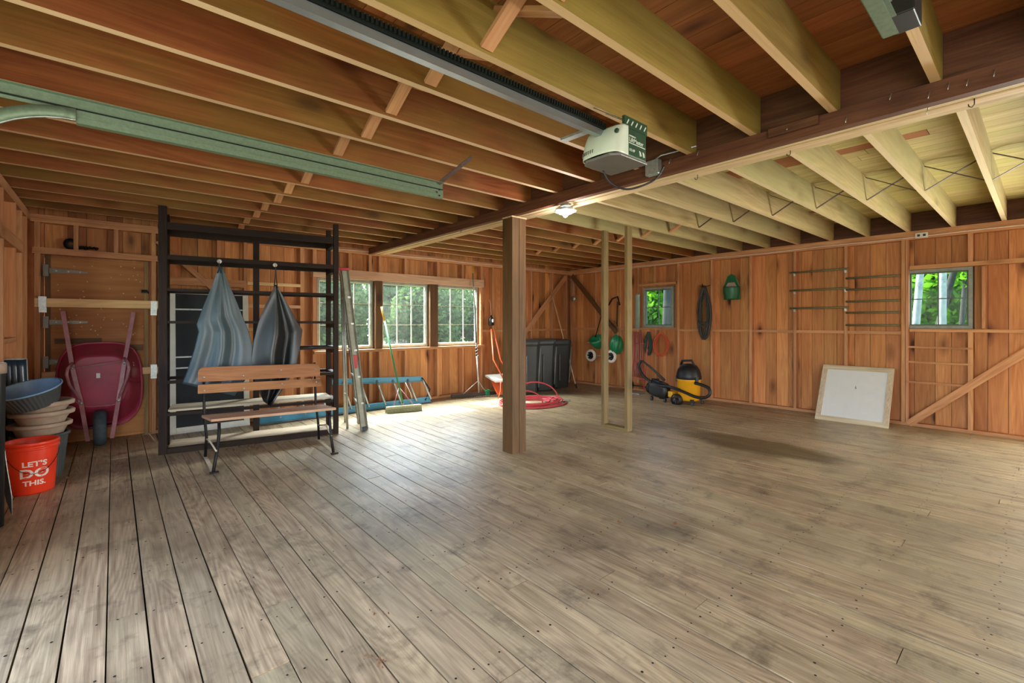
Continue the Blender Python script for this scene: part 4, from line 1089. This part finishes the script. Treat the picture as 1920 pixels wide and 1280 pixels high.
t = thing('iron_clamp', 'rusty iron tool hung head-up on a stud above the green sack', 'tool', tuple(wx(1156, 612, .03)))
c1_, c2_ = wx(1158, 565, .03), wx(1156, 618, .03)
MB().bar(c1_, c2_, .035, .02, up=(0, 1, 0)).build('shank', M_post[0], t)
MB().tube([wx(1141, 572, .04), wx(1148, 560, .05), wx(1158, 556, .04), wx(1162, 572, .04)], .016, 7).build('head', M_iron, t)
t = thing('level_tube', 'grey-green tube standing on the girt left of the small window', 'tube', tuple(wx(1196, 615, .06)))
MB().lathe([(.001, 0), (.042, 0), (.042, .60), (.048, .61), (.048, .64), (.001, .64)], wx(1195, 616, .045) , 18).build('tube', paint('grey_green_tube', '#8d9b8e', .5), t)
t = thing('ratchet_straps', 'faded red straps draped from the girt beside the hand truck', 'strap', tuple(wx(1194, 690, .05)))
for j in range(6):
    x_ = 1186 + j * 3.4; MB().tube([wx(x_, 622, .06), wx(x_ + 2, 650, .09), wx(x_ - 3 + j, 690, .08), wx(x_ + 3, 706, .07), wx(x_ + 6 - j, 680, .05)], .008, 6).build('strap', M_handred if j % 2 else M_mauve, t)
t = thing('hand_truck', 'faded red hand truck standing behind the right slim post', 'hand truck', tuple(wx(1194, 742, .3)))
hx = XR - .22
def hq(px, py): return at_x(px, py, hx)
b1, b2 = V(hx, 4.98, .10), V(hx, 4.70, .10)
for b_ in (b1, b2): MB().tube([b_ + V(0, 0, -.04), b_ + V(.08, 0, .55), b_ + V(.16, 0, 1.0)], .014, 8).build('side_rail', M_handred, t)
for z_ in (.15, .45, .78): MB().tube([b1 + V(.16 * z_, 0, z_), b2 + V(.16 * z_, 0, z_)], .011, 6).build('cross_bar', M_handred, t)
MB().mm((hx - .18, 4.68, .0), (hx + .01, 5.0, .012)).build('toe_plate', M_galv, t)
for y_ in (4.62, 5.05): MB().lathe([(.02, -.03), (.09, -.028), (.105, 0), (.09, .028), (.02, .03)], V(hx + .07, y_, .108), 24, Matrix.Rotation(PI / 2, 3, 'X')).build('wheel', M_black, t)
MB().tube([(hx + .07, 4.62, .108), (hx + .07, 5.05, .108)], .01, 6).build('axle', M_iron, t)
def hank(name, label, cx, cz, w_, h_, n, r, mat, cat, seed, knot=True, spread=.05, grp=None):
    rr = random.Random(seed); c = V(XR - .05, cx, cz); t = thing(name, label, cat, (XR - .04, cx, cz - h_), grp); pts = []
    for i in range(n * 22):
        a = 2 * PI * i / 22; kx = w_ * (((.78, .36) if h_ > .3 else (1.0, .22))[0] + ((.78, .36) if h_ > .3 else (1.0, .22))[1] * math.sin(i * .043 + seed)); kz = h_ * (1 + .06 * math.sin(i * .071 + seed))
        pts.append(c + V(-.03 - .025 * math.sin(i * .13), kx * math.cos(a) * (1 - .5 * max(0, math.sin(a)) ** 2) + .01 * math.sin(i * .31), kz * math.sin(a) - h_))
    MB().tube(pts, r, 6).build('loops', mat, t)
    if knot:
        kp = [c + V(-.06 - .01 * math.sin(i), w_ * .95 * math.cos(i * .62), -h_ * 1.45 + h_ * .12 * math.sin(i * 1.9)) for i in range(26)]
        MB().tube(kp, r, 6).build('wrapping', mat, t)
    return t, c
t, c = hank('cable_hank', 'long dark cable looped on a hook right of the small window', 3.655, 1.85, .10, .42, 11, .011, M_cord, 'cable', 1)
MB().tube([c + V(.05, .05, .01), c + V(-.03, .02, .0), c + V(-.09, 0, .015), c + V(-.10, 0, .05)], .008, 6).tube([c + V(.0, .09, .03), c + V(-.02, .0, .0), c + V(.0, -.09, .03)], .006, 6).build('hook', M_iron, t)
hank('cord_hank', 'orange extension cord looped below the small window', 4.44, 1.08, .125, .20, 9, .007, M_cordo, 'cord', 2, knot=False)
hank('cord_hank', 'dark green cord hank beside the orange cord', 4.70, 1.09, .045, .20, 9, .010, M_cordg, 'cord', 5)
# green basket on the wall
t = thing('wall_planter', 'green half-round wall pot hung near the ceiling beside the cable', 'pot', tuple(wx(1374, 560, .1)))
gc = V(XR - .0, 3.24, 1.80)
def pot(u, v):
    a = -PI / 2 + PI * u; w_ = .125 * (1 - .28 * max(0, v - .5) * 2); 
    return V(XR + SD * .0 - .015 - .13 * math.cos(a) * (1 - .25 * v), gc.y + w_ * math.sin(a), gc.z + .03 - .20 * v)
MB().grid(pot, 20, 10).build('shell', M_gdark, t, solid=.005)
MB().prism([(XR - .012, gc.y - .125, gc.z - .17), (XR - .012, gc.y + .125, gc.z - .17), (XR - .012, gc.y + .125, gc.z + .03), (XR - .012, gc.y + .05, gc.z + .20), (XR - .012, gc.y, gc.z + .23), (XR - .012, gc.y - .05, gc.z + .20), (XR - .012, gc.y - .125, gc.z + .03)], (.006, 0, 0)).build('back_plate', M_gdark, t)
MB().tube([(XR - .02, gc.y - .12, gc.z + .03), (XR - .02, gc.y - .055, gc.z + .2), (XR - .02, gc.y, gc.z + .235), (XR - .02, gc.y + .055, gc.z + .2), (XR - .02, gc.y + .12, gc.z + .03)], .007, 6).build('rim', M_sgreen, t)
MB().prism([(XR - .03, gc.y - .09, gc.z + .03), (XR - .03, gc.y + .09, gc.z + .03), (XR - .03, gc.y + .05, gc.z + .10), (XR - .03, gc.y - .05, gc.z + .10)], (.01, 0, 0)).build('lining', M_tan, t)
# dowel racks
for nm, zs, ya, yb in (('left', (1.985, 1.727, 1.472), 1.70, 2.41), ('right', (1.856, 1.705, 1.546, 1.398, 1.234), 1.18, 1.735)):
    for i, z_ in enumerate(zs):
        ordw = ['topmost', 'middle', 'lowest'][i] if nm == 'left' else ['topmost', 'second', 'third', 'fourth', 'lowest'][i]
        t = thing('rack_rod', ('%s grey rod of the wide three-rod rack' if nm == 'left' else '%s grey rod of the narrow five-rod rack by the window') % ordw, 'rod', (XR - .03, (ya + yb) / 2, z_), 'wide three-rod rack on the right wall' if nm == 'left' else 'narrow five-rod rack on the right wall')
        MB().tube([(XR - .022, ya, z_), (XR - .022, yb, z_)], .013, 8).build('rod', M_dowel, t)
        for y_ in ((1.745, 2.355) if nm == 'left' else ()):
            MB().mm((XR - .006, y_ - .012, z_ - .05), (XR, y_ + .012, z_ + .013)).mm((XR - .04, y_ - .01, z_ - .018), (XR, y_ + .01, z_ - .0135)).build('bracket', M_galv, t)
# framed white board leaning on the right wall
t = thing('white_panel', 'white panel in a weathered wooden frame leaning on the right wall', 'panel', (6.98, 1.58, 0))
c00, c10 = at_z(1527, 786), at_z(1662, 804); xb = 6.98
ya, yb = 1.985, 1.225; zt = .70
def pn(y_, z_, d=0):
    lean = .36; f_ = z_ / zt; return V(XR - .02 - lean + lean * f_ - d, y_ - (.03 * (y_ - 1.6)) * 0, z_ * .99)
def quad(name, y0, y1, z0, z1, d0, d1, mat):
    vs = [pn(y_, z_, dd) for y_ in (y0, y1) for z_ in (z0, z1) for dd in (d0, d1)]
    return MB().add(vs, [(0, 1, 3, 2), (4, 6, 7, 5), (0, 4, 5, 1), (2, 3, 7, 6), (0, 2, 6, 4), (1, 5, 7, 3)]).build(name, mat, t)
fw_ = .055
quad('frame_rail', yb, ya, 0, fw_, 0, .035, M_frame[1]); quad('frame_rail', yb, ya, zt - fw_, zt, 0, .035, M_frame[1])
quad('frame_stile', yb, yb + fw_, fw_, zt - fw_, 0, .035, M_frame[2]); quad('frame_stile', ya - fw_, ya, fw_, zt - fw_, 0, .035, M_frame[2])
quad('board', yb + fw_, ya - fw_, fw_, zt - fw_, .004, .016, M_whiteboard)
sm = pn(1.60, .42, .0165); MB().add([sm, sm + V(-.001, .022, -.045), sm + V(-.001, -.026, -.045), sm + V(0, -.006, .045)], [(0, 1, 2), (0, 2, 3)]).build('smudge', M_binlid, t)

# ------------------------------------------------------------------ shop vacuum and its hose
t = thing('shop_vacuum', 'yellow shop vacuum with black motor head on castors by the right wall', 'vacuum', (6.75, 3.62, 0))
vc = V(6.80, 3.64, 0)
MB().lathe([(.001, .06), (.15, .06), (.165, .09), (.175, .36), (.182, .37), (.182, .40), (.001, .41)], vc, 36).build('tank', M_vacy, t)
MB().lathe([(.182, .39), (.19, .40), (.185, .45), (.165, .53), (.12, .60), (.06, .625), (.001, .63)], vc + V(0, 0, -.0), 32).build('motor_head', M_black, t)
MB().tube([vc + V(-.02, .12, .60), vc + V(-.02, .10, .67), vc + V(-.02, -.06, .68), vc + V(-.02, -.11, .59)], .018, 8).build('top_handle', M_black, t)
for a in (.2, 2.2, 4.3): MB().box(vc + V(.178 * math.cos(a), .178 * math.sin(a), .39), (.03, .05, .09), Matrix.Rotation(a, 3, 'Z')).build('latch', M_black, t)
MB().mm(vc + V(-.21, .16, .10), vc + V(-.05, .24, .19)).build('tool_bin', M_yellow, t, bevel=.01)
MB().lathe([(.06, 0), (.09, .01), (.09, .06), (.06, .07)], vc + V(-.15, .10, .07), 20, Matrix.Rotation(-PI / 2, 3, 'Y')).build('drain_cap', M_black, t)
for a in (.8, 2.4, 3.9, 5.4):
    c_ = vc + V(.20 * math.cos(a), .20 * math.sin(a), 0)
    MB().bar(vc + V(.12 * math.cos(a), .12 * math.sin(a), .08), c_ + V(0, 0, .075), .05, .03).build('castor_arm', M_black, t)
    MB().lathe([(.008, -.012), (.028, -.012), (.03, 0), (.028, .012), (.008, .012)], c_ + V(0, 0, .031), 16, Matrix.Rotation(PI / 2, 3, 'X')).build('castor', M_rubber, t)
def vx(px, py, x_): return at_x(px, py, x_)
hose_px = [(1303, 718), (1318, 722), (1329, 728), (1331, 738), (1322, 745), (1305, 744), (1285, 736), (1260, 726), (1235, 722), (1215, 712), (1202, 698), (1198, 684), (1203, 676)]
hp_ = [vx(p[0], p[1], 6.62 - .07 * math.sin(PI * i / 12)) for i, p in enumerate(hose_px)]
def smooth(pts, n=8):
    out = []; P = [pts[0]] + pts + [pts[-1]]
    for i in range(1, len(P) - 2):
        for k_ in range(n):
            s_ = k_ / n; a, b, c, d = P[i - 1], P[i], P[i + 1], P[i + 2]
            out.append(.5 * ((2 * b) + (-a + c) * s_ + (2 * a - 5 * b + 4 * c - d) * s_ ** 2 + (-a + 3 * b - 3 * c + d) * s_ ** 3))
    out.append(pts[-1]); return out
hp_ = smooth(hp_, 16)
MB().tube(hp_, [.021 + .003 * (i % 2) for i in range(len(hp_))], 10).build('hose', M_black, t)
MB().tube([vx(1204, 676, 6.62), vx(1222, 690, 6.62), vx(1246, 713, 6.62)], [.016, .018, .022], 10).build('wand', M_cord, t)
t = thing('tool_bag', 'dark grey tool bag lying beside the shop vacuum', 'bag', (6.62, 4.06, 0))
bgc = V(6.64, 4.06, .20)
def bag(u, v):
    a = 2 * PI * u; b = PI * v; n_ = .55
    s1 = lambda x_: math.copysign(abs(x_) ** n_, x_)
    return bgc + V(.10 * s1(math.sin(b)) * s1(math.cos(a)), .17 * s1(math.sin(b)) * s1(math.sin(a)) * (1 + .04 * math.sin(b * 9)), .13 * s1(math.cos(b)) + .05 * math.sin(a) * .5)
MB().grid(bag, 40, 24).build('body', M_black, t)
MB().tube([bgc + V(-.09, -.08, .08), bgc + V(-.10, -.05, .17), bgc + V(-.10, .06, .17), bgc + V(-.09, .09, .09)], .010, 7).build('handle', M_iron, t)
for y_ in (-.12, .12):
    MB().bar(bgc + V(-.02, y_, -.12), bgc + V(-.02, y_, -.17), .03, .02, up=(1, 0, 0)).build('strut', M_iron, t)
    MB().lathe([(.008, -.012), (.032, -.012), (.034, 0), (.032, .012), (.008, .012)], bgc + V(-.02, y_, -.165), 16, Matrix.Rotation(PI / 2, 3, 'X')).build('castor', M_rubber, t)

# ------------------------------------------------------------------ overhead: opener, rail, tracks, lamp
t = thing('garage_door_opener', 'white and green garage door opener hung under the joists', 'opener', (1.95, 1.41, 2.05))
OX0, OX1, OY0, OY1, OZ0, OZ1 = 1.855, 2.01, 1.30, 1.515, 2.05, 2.20
chs = MB().mm((OX0, OY0, OZ0 + .012), (OX1, OY1, OZ1)).build('chassis', M_openerg, t, bevel=.006)
MB().prism([(OX0 - .095, OY0 + .035, OZ0), (OX0 - .06, OY0 - .002, OZ0), (OX1 + .004, OY0 - .004, OZ0), (OX1 + .004, OY1 + .004, OZ0), (OX0 - .06, OY1 + .002, OZ0), (OX0 - .095, OY1 - .035, OZ0)], (0, 0, .014)).build('base_pan', M_openerb, t, bevel=.003)
def cov(u, v):
    z_ = OZ0 + .014 + (OZ1 - OZ0 - .01) * v; a = PI * (u - .5); 
    dpt = (.11 - .055 * v ** 2) * (max(0, math.cos(a)) ** .28)
    return V(OX0 - dpt + .002, (OY0 + OY1) / 2 + (OY1 - OY0) / 2 * math.sin(a) * 1.0, z_)
lcv = MB().grid(cov, 28, 16).build('light_cover', M_openerw, t, solid=.003)
for j in range(9): 
    p = cov(.55 + j * .045, .14); q = cov(.55 + j * .045, .26); n_ = V(-.003, .002, 0)
    MB().bar(p + n_, q + n_, .004, .004, up=(1, 0, 0)).build('vent_slot', M_openerb, lcv)
MB().lathe([(.012, 0), (.012, .006), (.006, .006)], cov(.16, .72) + V(-.003, 0, 0), 14, Matrix.Rotation(-PI / 2, 3, 'Y'), cap1=True).build('button', M_openerg, lcv)
def flat_text(txt, size, loc, mat, par, rot):
    cu = bpy.data.curves.new('txt', 'FONT'); cu.body = txt; cu.size = size; cu.extrude = .0004; cu.resolution_u = 2; cu.offset = .0004
    ob = bpy.data.objects.new('txt', cu); COL.objects.link(ob); dg = bpy.context.evaluated_depsgraph_get()
    me = bpy.data.meshes.new_from_object(ob.evaluated_get(dg)); bpy.data.objects.remove(ob)
    return place('lettering', me, mat, par, Matrix.Translation(loc) @ rot)
RT = Matrix.Rotation(PI / 2, 4, 'X')
flat_text('LiftMaster', .029, (OX0 + .008, OY0 - .0012, OZ0 + .083), M_openerw, chs, RT)
flat_text('PROFESSIONAL', .008, (OX0 + .008, OY0 - .0012, OZ0 + .108), M_openerw, chs, RT)
flat_text('1/2 HP', .017, (OX0 + .008, OY0 - .0012, OZ0 + .038), M_openerw, chs, RT)
MB().mm((OX0 + .008, OY0 - .0012, OZ0 + .074), (OX1 - .012, OY0 - .0002, OZ0 + .078)).build('underline', M_openerw, chs)
for k_ in (0, 1):
    x_ = OX0 + .095 + k_ * .028
    MB().bar((x_, OY0 - .001, OZ0 + .055), (x_ + .006, OY0 - .001, OZ0 + .030), .006, .001, up=(0, 1, 0)).bar((x_ + .006, OY0 - .001, OZ0 + .052), (x_ + .016, OY0 - .001, OZ0 + .032), .005, .001, up=(0, 1, 0)).build('emblem', M_openerw, chs)
hb3 = MB().mm((OX0 - .01, OY0 + .02, OZ1 + .02), (OX1 + .03, OY0 + .023, ZJ - .002)).mm((OX0 - .01, OY0 + .0, OZ1 + .02), (OX1 + .03, OY0 + .02, OZ1 + .024))
hb3 = MB()
hb3.bar((OX0 + .05, OY0 + .035, OZ1 + .05), (OX0 + .05, 1.545, ZJ), .018, .003, up=(0, 1, 0)).bar((OX1 - .0, OY0 + .035, OZ1 + .05), (OX1 - .0, 1.545, ZJ), .018, .003, up=(0, 1, 0)).build('hanger_strap', M_openerg, t)
MB().mm((OX0 - .005, OY0 + .015, OZ1 + .004), (OX1 + .03, OY0 + .03, OZ1 + .06)).build('mounting_bracket', M_openerg, t)
for q in range(5): MB().bar((OX0 + .01 + q * .036, OY0 + .0135, OZ1 + .022), (OX0 + .026 + q * .036, OY0 + .0135, OZ1 + .045), .007, .002, up=(0, 1, 0)).build('bracket_slot', M_openerw, t)
MB().bar((1.79, 1.66, 2.225), (1.80, 1.44, 2.225), .04, .012).build('perforated_strap', M_galv, t)
cb = [V(OX0 + .06, OY1 - .02, OZ0), V(OX0 + .10, OY1 - .04, OZ0 - .06), V(OX1 + .02, OY0 + .12, OZ0 - .09), V(OX1 + .10, OY0 + .02, OZ0 - .05), V(OX1 + .13, OY0 - .02, OZ0 + .02)]
MB().tube(smooth(cb), .005, 6).build('power_cord', M_black, t)
t = thing('opener_rail', 'long steel opener rail with toothed dark belt under the joists', 'rail', (.6, 1.42, 2.17))
MB().mm((-.60, 1.395, 2.165), (1.80, 1.425, 2.195)).build('rail', M_rail, t)
MB().mm((-.60, 1.386, 2.197), (1.80, 1.402, 2.225)).mm((-.60, 1.42, 2.197), (1.80, 1.434, 2.225)).build('channel', M_chain, t)
ct = MB()
for i in range(150): ct.box((-.55 + i * .0155, 1.381, 2.214), (.008, .009, .020))
tag(ct.build('chain_teeth', M_chain, t), kind='stuff')
def track(name, label, y_, x0_, x1_, z0_, z1_, curve, par_y):
    t = thing(name, label, 'track', ((x0_ + x1_) / 2, y_, z0_))
    prof_h = z1_ - z0_; s_ = par_y
    m = MB(); xc = x0_
    m.mm((x0_, y_, z0_), (x1_, y_ + .003, z1_)).mm((x0_, y_ - s_ * .0, z0_ - .003), (x1_, y_ + s_ * .035, z0_)).mm((x0_, y_, z1_), (x1_, y_ + s_ * .03, z1_ + .003))
    m.mm((x0_, y_ - .004, (z0_ + z1_) / 2 - .003), (x1_, y_ + .001, (z0_ + z1_) / 2 + .003)); m.build('channel', M_track, t)
    MB().mm((x0_ - (.36 if s_ > 0 else 0), y_ - .003, z1_ + .001), (x1_ - .002, y_ + .003, z1_ + .007)).build('groove', M_chain, t)
    a = MB(); a.mm((x0_ - .48, y_ + .004, z1_ - .012), (x1_, y_ + .008, z1_ + .05)).mm((x0_ - .48, y_ - .02, z1_ + .047), (x1_, y_ + .004, z1_ + .05)); a.build('angle_iron', M_track, t)
    if curve:
        def cf(u, v):
            an = PI / 2 * v; R_ = .38 + .025 * (u - .5) * 2
            return V(x0_ - R_ * math.sin(an) * 1.0, y_ - .012, (z0_ + z1_) / 2 - .38 + R_ * math.cos(an))
        MB().grid(cf, 2, 14).build('curved_channel', M_track, t, solid=.006)
        MB().tube([cf(0, j / 12) + V(0, -.012, 0) for j in range(13)], .0028, 6).build('lip', M_galv, t)
    return t
tA = track('door_track', 'long green-grey overhead door track on the left', 2.67, -.12, 1.69, 2.11, 2.16, True, 1)
for j in range(3): MB().lathe([(.006, 0), (.004, .004)], V(1.66 - .02 * (j % 2), 2.667, 2.12 + .02 * j), 8, Matrix.Rotation(PI / 2, 3, 'X'), cap1=True).build('bolt_head', M_iron, tA)
m = MB().bar((1.655, 2.67, 2.20), (1.835, 2.54, ZJ - .003), .03, .003, up=(0, 1, 1)).bar((1.655, 2.685, 2.20), (1.835, 2.555, ZJ - .003), .003, .02, up=(0, 1, 1)); m.build('perforated_hanger', M_rust, tA)
tB = track('door_track', 'short pale end of the overhead door track at upper right', .31, -.25, 1.71, 2.10, 2.15, True, -1)
MB().bar((1.70, .31, 2.2), (1.70, .325, ZJ), .035, .003, up=(1, 0, 0)).build('perforated_hanger', M_black, tB)
t = thing('ceiling_speaker', 'black box fixed under the joist beside the pale track end', 'box', (1.75, .27, 2.30))
MB().box(at_z(1695, 18, 2.34), (.14, .075, .09)).build('case', M_black, t, bevel=.004)
t = thing('bulb_holder', 'clear scalloped light fitting screwed under the beam near the post', 'light', tuple(at_z(1055, 398, 2.25)))
lc = V(2.985, 2.74, ZBM)
MB().lathe([(.001, 0), (.042, 0), (.048, -.012), (.040, -.026), (.001, -.028)], lc, 20).build('base', M_galv, t)
def scal(u, v):
    a = 2 * PI * u; r = .092 * (.55 + .45 * math.sin(PI * min(v * 1.1, 1))) * (1 + .10 * math.sin(a * 7)); return lc + V(r * math.cos(a), r * math.sin(a), -.026 - .055 * v)
MB().grid(scal, 56, 10).build('shade', M_lens, t)
MB().lathe([(.018, -.06), (.024, -.085), (.016, -.105), (.001, -.112)], lc, 14).build('bulb', M_white, t)
t = thing('metal_box', 'small galvanised box on the beam beside the opener', 'box', (XB0 - .04, 1.55, ZBM))
c_ = at_x(1225, 315, XB0 - .03)
MB().box(c_, (.05, .10, .10)).build('case', M_galv, t, bevel=.003)
MB().tube([c_ + V(0, .0, .05), c_ + V(.02, -.05, .08), c_ + V(.03, -.3, .075)], .006, 6).build('conduit', M_galv, t)
pl_ = light('bulb', 'POINT', 12, (1, .98, .95), (2.985, 2.74, ZBM - .16)); pl_.data.shadow_soft_size = .09  # point light added under the fitting to brighten the middle of the room
# hooks along beam and joists
for (px, py, zz, lab) in ((1308, 328, ZBM, 'small wire hook under the beam right of the opener'), (865, 430, ZBM, 'small wire hook under the beam left of the post'), (1482, 282, ZBM, 'small wire hook under the beam before the third pale joist'), (1827, 187, ZBM, 'small wire hook under the beam at the right edge')):
    c_ = at_z(px, py, zz); t = thing('ceiling_hook', lab, 'hook', tuple(c_))
    MB().tube([c_ + V(0, 0, .01), c_ + V(0, 0, -.02), c_ + V(0, .008, -.032), c_ + V(0, .018, -.026), c_ + V(0, .02, -.014)], .0022, 6).build('hook', M_iron, t)

# ------------------------------------------------------------------ leaves and crumbs on the floor
lf = MB(); rr = random.Random(21)
spots = [(470, 838, 26, 30), (440, 843, 12, 24), (160, 850, 10, 30), (1075, 822, 8, 40), (1130, 850, 6, 60), (1200, 990, 4, 60), (120, 905, 12, 30), (700, 1150, 10, 40), (700, 1240, 16, 40), (1300, 1100, 6, 200), (1100, 1110, 3, 30)]
for (px, py, n, spd) in spots:
    for _ in range(n):
        c_ = at_z(px + rr.gauss(0, spd * .5), py + rr.gauss(0, spd * .16)); s_ = rr.uniform(.008, .02) * (.45 if py > 1000 else 1); a = rr.uniform(0, 6.28)
        u_ = V(math.cos(a), math.sin(a), rr.uniform(0, .4)) * s_; v_ = V(-math.sin(a), math.cos(a), rr.uniform(-.2, .3)) * s_ * .6
        c_.z = .004
        lf.add([c_ - u_, c_ + v_ + V(0, 0, .002), c_ + u_ + V(0, 0, .004), c_ - v_], [(0, 1, 2, 3)])
tag(lf.build('leaf_litter', paint('dry_leaf', '#7a4a2c', .8, var=.35, scale=3), origin=(0, 0, 0)), 'scattered brown leaf crumbs on the plank floor', 'leaves', kind='stuff')
